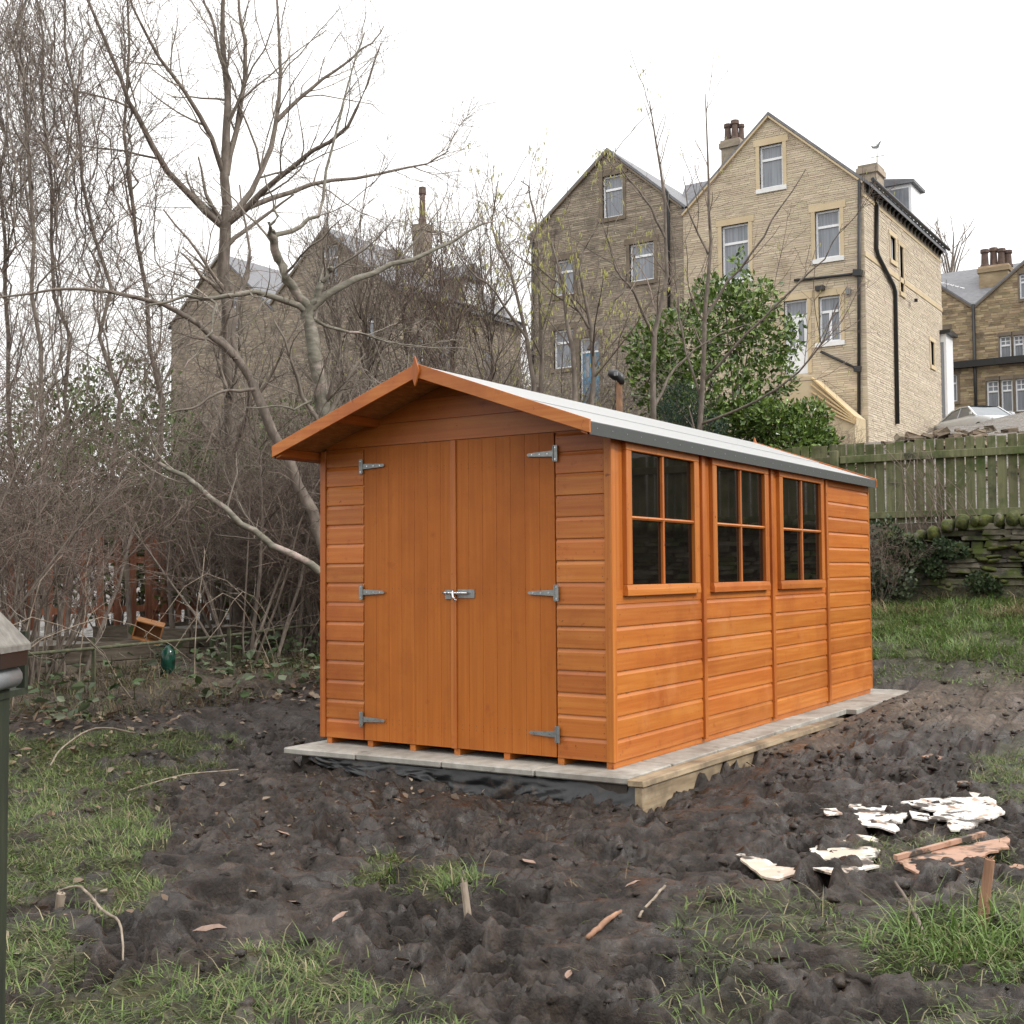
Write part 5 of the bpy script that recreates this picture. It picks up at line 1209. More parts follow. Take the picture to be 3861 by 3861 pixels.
for (x, y, s) in ((-1.35, 8.15, .42), (-.9, 8.05, .36), (-1.7, 8.0, .5), (-2.4, 7.6, .5)):
    place_shrub(2, x, y, s, rg.uniform(0, 6), 'small leafless bramble bush against the foot of the stone wall', 'brambles at the stone wall')
for (x, y, s) in ((-3.6, 13.8, .42), (-2.9, 13.2, .38)):
    place_shrub(rg.choice([1, 2]), x, y, s, rg.uniform(0, 6), 'thin bare sapling on the rubble bank below the pale house', 'saplings on the bank')
# bramble canes leaning on the fence
rgn = np.random.default_rng(8)
c0 = onY(1770, 985, 8.75); L = []
bc = thing('bramble_canes', 'bundle of dark leafless canes leaning against the mossy fence', 'canes', (float(c0[0]), 8.75, 1.35))
for i in range(26):
    a = rgn.uniform(-.5, .55); r0 = np.array([a+rgn.normal()*.08, rgn.normal()*.05, 0]); top = np.array([-.25+a*.25+rgn.normal()*.16, .08+rgn.normal()*.05, rgn.uniform(.6, 1.25)])
    L.append(([r0, r0*.6+top*.4+rgn.normal(size=3)*.05, top], .005, .0025))
P, R0, R1 = limbs(L, 8, rgn, .01); V, Fq = tubes([(P, R0, R1, 4)]); put('stems', np_mesh('canes', V, Fq, smooth=True), M['twig_red'], bc, kind='stuff')
cur = kids(rgn, P, R0, R1, per_m=3, L=(.1, .5), ang=(.5, 1.3), n=5, wob=.25, trop=-.02, rr=.6, rmin=.0018); c2 = kids(rgn, *cur, per_m=4, L=(.05, .2), ang=(.5, 1.3), n=3, wob=.25, trop=0, rr=.6, rmin=.0013)
V, Fq = tubes([(*cur, 3), (*c2, 3)]); put('twigs', np_mesh('cane_twigs', V, Fq, smooth=True), M['twig_grey'], bc, kind='stuff')

# long arching bramble stems through the front of the thicket
rgn = np.random.default_rng(31)
for i in range(16):
    y = rgn.uniform(-.8, 4.8); x = -5.0-.12*max(0, y-1)+rgn.normal()*.25; z = float(H0(x, y))
    a = rgn.uniform(0, 6.28); ln = rgn.uniform(.9, 2.0); hh = rgn.uniform(.4, 1.3)
    p0 = np.array([x, y, z-.03]); dd = np.array([math.cos(a)*.35, math.sin(a), 0])
    t = tree('bramble', 'pale arching bramble stem at the front of the left thicket', [([p0, p0+dd*ln*.25+np.array([0, 0, hh*.75]), p0+dd*ln*.6+np.array([0, 0, hh]), p0+dd*ln+np.array([0, 0, hh*.45])], .006, .0025)],
             [dict(per_m=3.5, L=(.1, .5), ang=(.5, 1.2), n=4, wob=.2, trop=0, rr=.6, rmin=.002), dict(per_m=4, L=(.05, .2), ang=(.5, 1.2), n=3, wob=.2, trop=0, rr=.6, rmin=.0015)], 'deadwood', 'twig_pale', 500+i, group='bramble stems at the thicket', cat='bramble', n=9, sides=5)
# ------------------------------------------------------------------ evergreen bushes
def leaf_cloud(rg, blobs, n, L=(.07, .13), w=.36, c=((.028, .075, .012), (.07, .16, .025)), shell=.62, up=.35):
    pts = []; nor = []
    vol = np.array([b[3]*b[4]*b[5] for b in blobs])**(2/3.); cnt = rg.multinomial(n, vol/vol.sum())
    for b, k in zip(blobs, cnt):
        d = rg.normal(size=(k, 3)); d /= np.linalg.norm(d, axis=1)[:, None]; r = rg.uniform(shell**3, 1, k)**(1/3.)
        lump = 1+.22*np.sin(d[:, 0]*7+b[0]*3)*np.sin(d[:, 1]*6+1)*np.sin(d[:, 2]*8+b[2])
        pts.append(np.array(b[:3])+d*(r*lump)[:, None]*np.array(b[3:6])); nor.append(d)
    p = np.concatenate(pts); d = np.concatenate(nor); n = len(p)
    ax = d*.5+rg.normal(size=(n, 3))*.6+np.array([0, 0, up]); ax /= np.linalg.norm(ax, axis=1)[:, None]
    s = np.cross(ax, d+rg.normal(size=(n, 3))*.5); s /= np.linalg.norm(s, axis=1)[:, None]+1e-9; nn = np.cross(s, ax)
    ln = rg.uniform(*L, n)[:, None]; wd = ln*w/2*2*.5
    mid = p+ax*ln*.5-nn*ln*.06
    V = np.stack([p, mid+s*wd+nn*ln*.06, p+ax*ln, mid-s*wd+nn*ln*.06, mid-nn*ln*.0], 1).reshape(-1, 3)
    i = np.arange(n)[:, None]*5; F = np.concatenate([i+np.array([[0, 1, 4]]), i+np.array([[1, 2, 4]]), i+np.array([[2, 3, 4]]), i+np.array([[3, 0, 4]])])
    t = rg.uniform(0, 1, n)[:, None]**1.25; col = np.array(c[0])*(1-t)+np.array(c[1])*t
    col = np.repeat(col, 5, 0)
    return V, F, col
M['laurel'] = attr_mat('glossy_leaf', rough=.28, trans=.12, spec=.5)
M['leaf'] = attr_mat('matt_leaf', rough=.55, trans=.15, spec=.4)
def bush(name, label, base, blobs, n, seed, L=(.07, .13), c=((.035, .072, .014), (.20, .29, .06)), group=None, mat='laurel', stems=9, w=.46):
    rg = np.random.default_rng(seed); t = thing(name, label, 'bush', base, 0, group); b0 = np.array(base)
    bl = [tuple(np.array(b[:3])-b0)+tuple(b[3:6]) for b in blobs]
    V, F, col = leaf_cloud(rg, bl, n, L, w, c); put('crown', np_mesh('leaf_crown', V, F, smooth=False, col=col), M[mat], t)
    lst = []
    for i in range(stems):
        b = bl[i % len(bl)]; e = np.array(b[:3])+rg.normal(size=3)*np.array(b[3:6])*.3
        s0 = np.array([rg.normal()*.15, rg.normal()*.15, -.1]); lst.append(([s0, s0*.5+e*.5+rg.normal(size=3)*.15, e], .03, .008))
    if not lst: return t
    P, R0, R1 = limbs(lst, 8, rg, .01); k1 = kids(rg, P, R0, R1, per_m=4, L=(.3, .8), ang=(.4, 1), n=4, wob=.15, trop=.05, rr=.5, rmin=.004)
    V, F = tubes([(P, R0, R1, 6), (*k1, 3)]); put('trunk', np_mesh('bush_stems', V, F, smooth=True), M['bark_brown'], t)
    return t
def B(u, v, d, ru, rv, rd=None):     # blob from its place and its size in metres
    p = px(u, v, d); return (p[0], p[1], p[2], ru, rd or ru, rv)
bb = px(1370, 870, 17.4)
bush('laurel_bush', 'large glossy green laurel bush in front of the pale house', (bb[0], bb[1], gz(bb[0], bb[1])),
     [B(1370, 610, 17.4, .62, .60), B(1290, 650, 17.3, .62, .55), B(1440, 640, 17.5, .45, .45), B(1420, 570, 17.5, .42, .35), B(1350, 555, 17.4, .35, .30), B(1250, 720, 17.2, .5, .55), B(1340, 740, 17.1, .7, .5), B(1450, 720, 17.3, .42, .35),
      B(1480, 660, 17.6, .25, .22), B(1220, 660, 17.2, .3, .4), B(1310, 800, 17, .6, .4), B(1405, 800, 17, .6, .35), B(1395, 500, 17.5, .12, .25), B(1500, 610, 17.6, .14, .12)], 9500, 5, L=(.05, .13))
bb = px(1480, 850, 16.6)
bush('laurel_bush', 'lower laurel bush just above the fence, right of the large one', (bb[0], bb[1], gz(bb[0], bb[1])),
     [B(1470, 800, 16.6, .42, .30), B(1525, 790, 16.6, .30, .26), B(1430, 790, 16.7, .36, .3), B(1535, 825, 16.4, .3, .2), B(1500, 840, 16.4, .45, .25), B(1560, 835, 16.3, .16, .14)], 4200, 6, L=(.05, .12))
bb = px(1285, 830, 15.8)
bush('conifer_bush', 'dark blue-green conifer under the laurel, behind the shed roof', (bb[0], bb[1], gz(bb[0], bb[1])), [B(1285, 770, 15.8, .28, .35), B(1260, 800, 15.7, .25, .3), B(1330, 810, 15.8, .3, .22)], 3000, 7, L=(.04, .08),
     c=((.018, .04, .022), (.04, .075, .045)), mat='leaf', w=.2)
for i, (u, v, d, s) in enumerate([(110, 800, 17, .8), (230, 760, 18, .9), (330, 880, 17, .8), (430, 930, 17.5, .8), (540, 900, 16.5, .8), (40, 930, 16, .8), (180, 930, 16, .8), (300, 960, 15.6, .6), (480, 990, 15.8, .6), (590, 830, 18, .9)]):
    p = px(u, v, d); z0 = float(H0(p[0], p[1]))
    bush('ivy_bush', 'dull green evergreen shrub glimpsed through the thicket, '+('highest, near the left edge', 'second from the left, high up', 'centre left, below the dark trunk', 'below the leaning trunk', 'nearest the shed eave', 'lowest at the left edge', 'lower left, under the tall stems', 'low, left of the fallen branch', 'just above the fallen branch', 'above the left eave of the shed')[i], (p[0], p[1], z0), [(p[0], p[1], p[2], s, s, s*.8), (p[0]+.5*s, p[1]+.3, p[2]-.6*s, s*.8, s*.8, s*.6), (p[0]-.6*s, p[1], p[2]-.5*s, s*.7, s*.7, s*.6), (p[0], p[1], (p[2]+z0)/2-.1, s*.8, s*.8, s*.7)],
         2600, 90+i, L=(.06, .11), c=((.05, .08, .022), (.15, .20, .06)), group='evergreen shrubs behind the thicket', mat='leaf', stems=4, w=.6)
iv = onY(1800, 1040, 8.35)
bush('ivy_clump', 'dark ivy clump hanging over the dry-stone wall', (float(iv[0]), 8.36, float(iv[2])-.4), [(float(iv[0]), 8.33, float(iv[2]), .17, .07, .11), (float(iv[0])-.12, 8.33, float(iv[2])+.06, .12, .06, .09)], 420, 120, L=(.03, .05), c=((.02, .04, .016), (.06, .09, .04)), mat='leaf', stems=0, w=.8)
iv = onY(1680, 1090, 8.1)
bush('ivy_clump', 'ivy and bramble leaves beside the shed corner at the wall foot', (float(iv[0]), 8.1, float(iv[2])-.5), [(float(iv[0]), 8.1, float(iv[2])-.1, .30, .2, .26), (float(iv[0])-.35, 8.15, float(iv[2])+.1, .3, .2, .3)], 900, 121, L=(.04, .07), c=((.03, .045, .025), (.08, .10, .055)), mat='leaf', stems=0, w=.7)
for i, (u, v, r) in enumerate(((1735, 1060, .16), (1700, 1030, .2), (1850, 1100, .12), (1665, 1010, .2))):
    iv = onY(u, v, 8.33); bush('ivy_clump', 'trailing ivy on the stone wall, '+('below the bramble canes', 'left of the mossy copings', 'low at the right', 'highest beside the shed corner')[i], (float(iv[0]), 8.34, float(iv[2])-.2), [(float(iv[0]), 8.32, float(iv[2]), r*1.2, .07, r), (float(iv[0])+r, 8.33, float(iv[2])-r*.6, r*.8, .06, r*.7)], 420, 130+i, L=(.03, .06), c=((.02, .038, .014), (.07, .10, .04)), mat='leaf', stems=0, w=.75)
# ------------------------------------------------------------------ left garden: rail fence, picket fence, beds, box, bottle
rf = thing('iron_rail_fence', 'low mossy iron rail fence in front of the left thicket', 'fence', (-5.3, 2.0, -.2))
def rfp(x, y, z): return (x+5.3, y-2.0, z+.2)
MB().tube([rfp(-4.98, -.9, .40), rfp(-5.04, .64, .42), rfp(-5.3, 2.2, .43), rfp(-5.75, 4.2, .47), rfp(-6.1, 6.0, .5)], .014, 8).build('top_rail', M['iron'], rf, smooth=True)
MB().tube([rfp(-4.98, -.9, .02), rfp(-5.04, .64, .06), rfp(-5.3, 2.2, .10), rfp(-5.75, 4.2, .16), rfp(-6.1, 6.0, .2)], .012, 8).build('lower_rail', M['iron'], rf, smooth=True)
for (x, y) in ((-5.04, .64), (-5.30, 2.35), (-5.75, 4.2), (-4.98, -.9)):
    MB().box(x+5.3-.02, x+5.3+.02, y-2-.006, y-2+.006, -.15, .70).build('post', M['iron'], rf)
pf = thing('picket_fence', 'red-brown slatted fence glimpsed behind the left thicket', 'fence', (-9.0, 4.5, .3))
pm = MB().prism([(-.012, -.045, 0), (-.012, .045, 0), (-.012, .045, 1.12), (-.012, 0, 1.18), (-.012, -.045, 1.12)], None, (.02, 0, 0)).mesh('picket'); pm.materials.append(M['picket'])
rg = random.Random(6)
for i in range(44):
    o = bpy.data.objects.new('picket', pm); COL.objects.link(o); o.parent = pf; o.location = (rg.uniform(-.004, .004), -5.0+i*.24, .08); o.rotation_euler = (rg.uniform(-.02, .02), 0, 0)
for z in (.25, .85): MB().box(-.05, -.013, -5.1, 5.6, z, z+.08).build('rail', M['picket'], pf)
for y in (-5, -2.4, .2, 2.8, 5.4): MB().box(-.13, -.052, y-.045, y+.045, -.5, 1.25).build('post', M['picket'], pf)
for (nm, x0, x1, y0, y1, zt, lab) in (('raised_bed', -8.6, -7.0, 3.4, 7.2, .42, 'low timber-sided raised bed behind the rail fence, nearer the shed'), ('raised_bed', -8.2, -6.6, -.6, 2.6, .36, 'low timber-sided raised bed with grey top behind the left shrubs')):
    rb = thing(nm, lab, 'raised bed', ((x0+x1)/2, (y0+y1)/2, 0), 0, 'raised beds behind the thicket'); xc, yc = (x0+x1)/2, (y0+y1)/2
    for k in range(3):
        a, b = -.2+k*(zt+.2)/3+.004, -.2+(k+1)*(zt+.2)/3-.004
        MB().box(x1-xc-.04, x1-xc, y0-yc, y1-yc, a, b).build('bed_board', M['bed'], rb); MB().box(x0-xc, x0-xc+.04, y0-yc, y1-yc, a, b).build('bed_board', M['bed'], rb)
        MB().box(x0-xc+.041, x1-xc-.041, y0-yc, y0-yc+.04, a, b).build('bed_board', M['bed'], rb); MB().box(x0-xc+.041, x1-xc-.041, y1-yc-.04, y1-yc, a, b).build('bed_board', M['bed'], rb)
    MB().box(x0-xc+.05, x1-xc-.05, y0-yc+.05, y1-yc-.05, -.2, zt-.05).build('bed_soil', M['weathered'], rb)
bp = px(280, 1190, 10.6)
bx = thing('nest_box', 'small orange wooden open-fronted box hanging tilted in the shrubs', 'box', tuple(bp)); bx.rotation_euler = (.18, .28, .8)
m = MB(); w, h, t = .12, .085, .010
for args in ((-w, w, -.08, -.08+t, -h, h), (-w, w, -.08+t, .08, -h, -h+t), (-w, w, -.08+t, .08, h-t, h), (-w, -w+t, -.08+t, .08, -h+t, h-t), (w-t, w, -.08+t, .08, -h+t, h-t)):
    m = MB().box(*[args[0], args[1], -args[3], -args[2], args[4], args[5]]); m.build('panel', M['boxwood'], bx)
gp_ = px(317, 1245, 10.8)
MB().tube([(0, .0, .08), (.02, 0, .30), (.0, .01, .55)], .002, 5).build('hanging_wire', M['rust'], bx)
gb = thing('green_bottle', 'green plastic bottle feeder hanging below the orange box', 'bottle', tuple(gp_))
MB().tube([(0, 0, -.12), (0, 0, -.115), (0, 0, .08), (0, 0, .11), (0, 0, .14)], [.05, .062, .062, .03, .02], 14).build('body', M['green_glass'], gb, smooth=True)
MB().tube([(0, 0, .14), (0, 0, .165)], .024, 12).build('cap', M['black_plastic'], gb)
# rusty pole with a floodlight head, behind the shed
pp = px(1168, 722, 12.6); z0 = gz(pp[0], pp[1])
po = thing('floodlight_pole', 'rusty steel pole with a black floodlight head rising behind the shed roof', 'pole', (pp[0], pp[1], z0)); hz = pp[2]-z0
MB().tube([(0, 0, -.1), (0, 0, hz)], .034, 12).build('pole', M['rust'], po, smooth=True)
hd = MB().tube([(-.11, -.02, hz+.08), (-.10, -.02, hz+.10), (-.04, -.01, hz+.085), (.015, 0, hz+.05), (.03, 0, hz-.02)], [.012, .04, .058, .05, .03], 12).build('lamp_head', M['black_plastic'], po, smooth=True)
lp = px(1160, 713, 12.52)
MB().box(lp[0]-pp[0]-.022, lp[0]-pp[0]+.018, -.075, -.06, hz+.065, hz+.105).build('sensor', M['grey_plastic'], hd)
# bird table at the left edge
bt0 = px(-54, 1500, 2.75); zg = gz(bt0[0], bt0[1])
bt = thing('bird_table', 'dark mossy post with a weathered board roof at the left edge', 'bird table', (bt0[0], bt0[1], zg), YAW)
MB().box(-.062, .066, -.05, .05, -.2, 1.18-.14).build('post', M['moss_post'], bt, bevel=.006)
top = 1.004-(1155-1086)/2269*2.75-zg
for s in (1, -1):
    MB().prism([(0, -.10, top+.03), (s*.105, -.10, top-.075), (s*.105, -.10, top-.092), (0, -.10, top+.012)], None, (0, .17, 0)).build('roof_board', M['weathered'], bt, bevel=.002)
    MB().box(s*.088-.012, s*.088+.012, -.09, .06, top-.125, top-.088).build('eave_strip', M['black_plastic'], bt)
MB().box(-.07, .07, -.12, .14, top-.20, top-.185).build('tray', M['moss_post'], bt)
MB().tube([(.068, -.09, top-.152), (.068, .05, top-.152)], .026, 14).build('feeder_tube', M['grey_plastic'], bt, smooth=True)
for (x, y) in ((-.06, -.11), (.06, -.11), (-.06, .13), (.06, .13)): MB().box(x-.01, x+.01, y-.01, y+.01, top-.19, top-.05).build('upright', M['moss_post'], bt)

# ------------------------------------------------------------------ grass, litter
M['grass'] = attr_mat('grass_blades', rough=.5, trans=.25, spec=.35)
def blades(name, label, n, region, seed, fmask, cset, hs=1.0, wid=.0028, flat=.5):
    rg = np.random.default_rng(seed); x = rg.uniform(region[0], region[1], n*3); y = rg.uniform(region[2], region[3], n*3)
    m, h = fmask(x, y); keep = rg.uniform(0, 1.6, len(x)) < m; x, y, h = x[keep][:n], y[keep][:n], h[keep][:n]; n = len(x)
    z = H(x, y)-.004
    a = rg.uniform(0, 2*np.pi, n); ln = h*hs*rg.uniform(.45, 1.7, n); tilt = np.clip(rg.normal(flat, .3, n), .05, 1.45)
    clump = fbm(x*2.2, y*2.2, 91, 3)*9; a = np.where(rg.random(n) < .55, clump+rg.normal(size=n)*.6, a)
    dx, dy = np.cos(a), np.sin(a); wv = wid*rg.uniform(.6, 1.5, n)
    sx, sy = -dy*wv, dx*wv
    p0 = np.stack([x, y, z], 1); h1 = np.stack([dx*np.sin(tilt)*ln*.5, dy*np.sin(tilt)*ln*.5, np.cos(tilt)*ln*.55], 1)
    t2 = np.clip(tilt+rg.uniform(.25, .9, n), 0, 1.75); h2 = h1+np.stack([dx*np.sin(t2)*ln*.5, dy*np.sin(t2)*ln*.5, np.cos(t2)*ln*.5], 1)
    s = np.stack([sx, sy, 0*sx], 1)
    V = np.stack([p0-s, p0+s, p0+h1-s*.8, p0+h1+s*.8, p0+h2], 1).reshape(-1, 3)
    i = np.arange(n)[:, None]*5
    Fq = np.concatenate([i+np.array([[0, 1, 3]]), i+np.array([[0, 3, 2]]), i+np.array([[2, 3, 4]])])
    ci = rg.choice(len(cset), n, p=[c[1] for c in cset]); col = np.array([c[0] for c in cset])[ci]*rg.uniform(.65, 1.25, (n, 1))
    o = put(name, np_mesh(name, V, Fq, col=np.repeat(col, 5, 0)), M['grass'], kind='stuff'); tag(o, label, 'grass'); return o
cg = [((.095, .15, .036), .40), ((.15, .20, .06), .26), ((.27, .235, .135), .18), ((.055, .085, .024), .16)]
cl = [((.13, .215, .05), .42), ((.19, .27, .085), .25), ((.22, .21, .10), .17), ((.05, .085, .022), .16)]
cdead = [((.26, .21, .12), .4), ((.14, .10, .06), .35), ((.12, .14, .05), .25)]
blades('muddy_grass', 'trampled green and straw-coloured grass tufts at the edges of the mud', 170000, (-4.6, 3.6, -4.0, 2.0), 1, grass_mask, cg, hs=1.35, wid=.0016, flat=1.2)
def lawnmask(x, y):
    m, h = grass_mask(x, y); return m*(y > 3.8), h
blades('lawn_grass', 'rough green lawn grass between the mud and the stone wall', 60000, (-2.3, 4.5, 4.2, 8.5), 2, lawnmask, cl, hs=1.15, wid=.0030, flat=.95)
def sparse(x, y): return (.5*sstep(.5, .72, fbm(x*2.6, y*2.6, 97, 3)))*((x > SLAB[1]) | (x < SLAB[0]) | (y < SLAB[2])), np.full(np.shape(x), .05)
blades('mud_straw', 'scattered dead grass straws lying in the mud', 16000, (-4.5, 3.6, -4.0, 4.5), 3, sparse, cdead, hs=.9, wid=.0015, flat=1.15)
def wallfoot(x, y): return np.full(np.shape(x), .9)*(sstep(.35, .6, fbm(x*2, y*2, 98, 2))), np.full(np.shape(x), .16)
blades('dead_grass', 'pale dead grass along the foot of the stone wall behind the shed', 6500, (-2.2, 2.6, 7.5, 8.44), 4, wallfoot, [((.32, .25, .15), .6), ((.20, .15, .09), .4)], hs=1, wid=.003, flat=1.0)
def hedgefoot(x, y): return .8*sstep(.35, .6, fbm(x*1.7, y*1.7, 99, 3)), np.full(np.shape(x), .14)
blades('hedge_grass', 'dull grass and dead stalks along the foot of the thicket', 9000, (-6.6, -3.9, -1.8, 5.5), 5, hedgefoot, [((.07, .10, .03), .3), ((.20, .16, .09), .4), ((.10, .075, .05), .3)], hs=1, wid=.0026, flat=.9)
# bramble / dock leaves under the hedge
rg = np.random.default_rng(17)
def ground_leaves(name, label, n, region, L, cs, w=.7, lift=.12, mask=None, flatness=.5):
    x = rg.uniform(region[0], region[1], n); y = rg.uniform(region[2], region[3], n)
    k = fbm(x*1.3, y*1.3, 123, 3) > .46; x, y = x[k], y[k]; n = len(x)
    z = H(x, y)+rg.uniform(0, 1, n)**2*lift; p = np.stack([x, y, z], 1)
    ax = rg.normal(size=(n, 3))*np.array([1, 1, .35]); ax /= np.linalg.norm(ax, axis=1)[:, None]
    upv = np.array([0, 0, 1.])+rg.normal(size=(n, 3))*flatness; s = np.cross(ax, upv); s /= np.linalg.norm(s, axis=1)[:, None]; nn = np.cross(s, ax)
    ln = rg.uniform(*L, n)[:, None]; wd = ln*w*.5
    V = np.stack([p, p+ax*ln*.35+s*wd+nn*ln*.1, p+ax*ln*.75+s*wd*.6+nn*ln*.05, p+ax*ln, p+ax*ln*.75-s*wd*.6+nn*ln*.05, p+ax*ln*.35-s*wd+nn*ln*.1], 1).reshape(-1, 3)
    i = np.arange(n)[:, None]*6; F = np.concatenate([i+np.array([[0, 1, 2]]), i+np.array([[0, 2, 3]]), i+np.array([[0, 3, 4]]), i+np.array([[0, 4, 5]])])
    ci = rg.integers(0, len(cs), n); col = np.array(cs)[ci]*rg.uniform(.7, 1.3, (n, 1))
    o = put(name, np_mesh(name, V, F, col=np.repeat(col, 6, 0)), M['leaf'], kind='stuff'); tag(o, label, 'leaves'); return o
ground_leaves('bramble_leaves', 'grey-green bramble and dock leaves at the foot of the thicket', 2600, (-7, -4.0, -1.5, 5.5), (.05, .12), [(.07, .10, .05), (.10, .13, .07), (.05, .085, .025), (.15, .17, .11)], lift=.28)
ground_leaves('leaf_litter', 'brown fallen leaves lying under the thicket', 5200, (-7.5, -3.4, -2.5, 6), (.04, .085), [(.15, .10, .065), (.20, .15, .10), (.10, .06, .04), (.26, .20, .14)], lift=.03, flatness=.25)
ground_leaves('turf_litter', 'small brown leaves and debris caught in the turf at left', 1500, (-4.4, -.2, -3.6, .6), (.02, .055), [(.15, .10, .065), (.22, .16, .11), (.09, .06, .04), (.28, .22, .16)], lift=.02, flatness=.3)
# single dead leaves in the mud
lf = MB(); o_ = [(0, 0), (.018, .02), (.024, .05), (.016, .085), (0, .11)]
lf.add([(0, 0, .004), (.020, .025, .012), (.024, .055, .010), (.014, .085, .014), (0, .115, .006), (-.014, .085, .016), (-.024, .055, .012), (-.020, .025, .010), (0, .055, .002)],
       [(0, 1, 8), (1, 2, 8), (2, 3, 8), (3, 4, 8), (4, 5, 8), (5, 6, 8), (6, 7, 8), (7, 0, 8)])
lme = lf.mesh('dead_leaf', smooth=True); M['deadleaf'] = pmat('dead_leaf', [(.3, (.17, .105, .075)), (.7, (.30, .20, .155))], (30, 30, 30), rough=.6, rnd=.3); lme.materials.append(M['deadleaf'])
r_ = random.Random(2)
def on_ground(o, u, v, rz=None, tilt=.0, dz=0, s=1):
    x, y = G(u, v); o.location = (x, y, gz(x, y)+dz); o.rotation_euler = (r_.uniform(-tilt, tilt), r_.uniform(-tilt, tilt), r_.uniform(0, 6.28) if rz is None else rz); o.scale = (s, s, s); return o
o = put('dead_leaf', lme); on_ground(o, 362, 1778, -1.1, .1, .012, 1.05); tag(o, 'large purplish-brown dead leaf on the mud at lower left', 'leaf', 'dead leaves on the mud')
for (u, v) in ((560, 1610), (660, 1545), (1005, 1640), (120, 1480), (250, 1520), (470, 1840), (620, 1770), (1250, 1560), (1180, 1690), (760, 1820), (1500, 1830), (330, 1890), (200, 1790), (1420, 1450), (1300, 1500), (540, 1700), (95, 1600), (700, 1905), (1060, 1850), (1600, 1520), (210, 1440), (330, 1440), (1720, 1230), (1790, 1215)):
    o = put('dead_leaf', lme); on_ground(o, u+r_.uniform(-15, 15), v+r_.uniform(-10, 10), None, .4, .008, r_.uniform(.4, .75)); tag(o, 'small curled brown dead leaf lying on the mud or turf', 'leaf', 'dead leaves on the mud')
# ------------------------------------------------------------------ broken white boards and sticks on the mud
def flake_mat(name, paint, wood, lo, hi):
    return pmat(name, [(.3, paint), (.7, tuple(c*1.05 for c in paint))], (5, 30, 30), rough=.6, bump=.5, bdist=.006, patch=[(wood, 11, lo, lo+.05), ((.05, .038, .03), 6, hi, hi+.06)])
M['flake_white'] = flake_mat('flaking_white_paint', (.70, .66, .61), (.36, .26, .20), .55, .53)
M['flake_cream'] = flake_mat('worn_cream_paint', (.50, .40, .32), (.64, .60, .54), .49, .50)
M['flake_pink'] = flake_mat('bare_pinkish_board', (.36, .215, .15), (.24, .135, .085), .50, .54)
def torn(label, outline, mat, seed, dz=.008, th=.008, tilt=(0, 0), strip=None):
    rg = random.Random(seed); w = [G(u, v) for u, v in outline]; pts = []
    for i in range(len(w)):                       # splintered edge
        a, b = np.array(w[i]), np.array(w[(i+1) % len(w)]); n = max(2, int(np.linalg.norm(b-a)/.035)); nrm = np.array([-(b-a)[1], (b-a)[0]])/(np.linalg.norm(b-a)+1e-9)
        for k in range(n): pts.append(a+(b-a)*k/n+nrm*rg.uniform(-.013, .013)*(k > 0))
    c = np.mean(pts, 0); zc = np.mean([gz(p[0], p[1]) for p in pts[::3]])+.016+dz*.5
    bm = bmesh.new(); vs = [bm.verts.new((p[0]-c[0], p[1]-c[1], tilt[0]*(p[0]-c[0])+tilt[1]*(p[1]-c[1])+.006*math.sin(p[0]*23)+rg.uniform(-.002, .002))) for p in pts]
    f = bm.faces.new(vs); r = bmesh.ops.extrude_face_region(bm, geom=[f]); bmesh.ops.translate(bm, verts=[v for v in r['geom'] if isinstance(v, bmesh.types.BMVert)], vec=(0, 0, -th))
    bmesh.ops.triangulate(bm, faces=bm.faces[:]); bmesh.ops.recalc_face_normals(bm, faces=bm.faces); me = bpy.data.meshes.new('torn_board'); bm.to_mesh(me); bm.free()
    o = put('torn_board', me, M[mat], loc=(c[0], c[1], zc)); tag(o, label, 'board', 'broken painted boards on the mud'); return o, c, zc
torn('white flaking board, narrow piece left of the large white one', [(1605, 1530), (1650, 1525), (1700, 1530), (1745, 1538), (1700, 1560), (1690, 1590), (1660, 1583), (1630, 1580), (1612, 1560)], 'flake_white', 1)
torn('largest white flaking board, nearest the right edge behind the pink one', [(1700, 1538), (1760, 1525), (1830, 1512), (1880, 1530), (1897, 1553), (1880, 1565), (1830, 1590), (1795, 1598), (1790, 1580), (1755, 1572), (1770, 1552)], 'flake_white', 2, tilt=(.01, .02), dz=.02)
torn('cream and white worn board lying muddy in front of the white ones', [(1545, 1610), (1600, 1595), (1650, 1600), (1672, 1625), (1640, 1640), (1660, 1655), (1600, 1672), (1535, 1665), (1512, 1640)], 'flake_cream', 3)
torn('small muddy cream board piece furthest left of the broken boards', [(1385, 1638), (1440, 1640), (1460, 1655), (1505, 1660), (1512, 1680), (1470, 1690), (1430, 1672)], 'flake_cream', 4, dz=.004)
po_, c_, z_ = torn('bare pinkish board with a raised edge strip, right foreground of the broken boards', [(1690, 1652), (1800, 1622), (1900, 1610), (1905, 1628), (1860, 1640), (1830, 1665), (1790, 1672), (1745, 1676)], 'flake_pink', 5, dz=.025, tilt=(-.01, .03))
a = np.array([*G(1690, 1652)]); b = np.array([*G(1858, 1606)])
MB().beam((a[0]-c_[0], a[1]-c_[1], .012), (b[0]-c_[0], b[1]-c_[1], .02), .02, .018).build('edge_strip', M['flake_pink'], po_)
torn('small pink board fragment at the right edge beside the pinkish board', [(1885, 1650), (1915, 1636), (1945, 1640), (1925, 1655)], 'flake_pink', 6)
torn('thin white splinter at the left of the white boards', [(1545, 1555), (1580, 1552), (1590, 1562), (1560, 1568)], 'flake_white', 7, dz=.006)
torn('white board fragment in the gap between the two white boards', [(1716, 1552), (1752, 1556), (1755, 1572), (1722, 1566)], 'flake_white', 8, dz=.006)
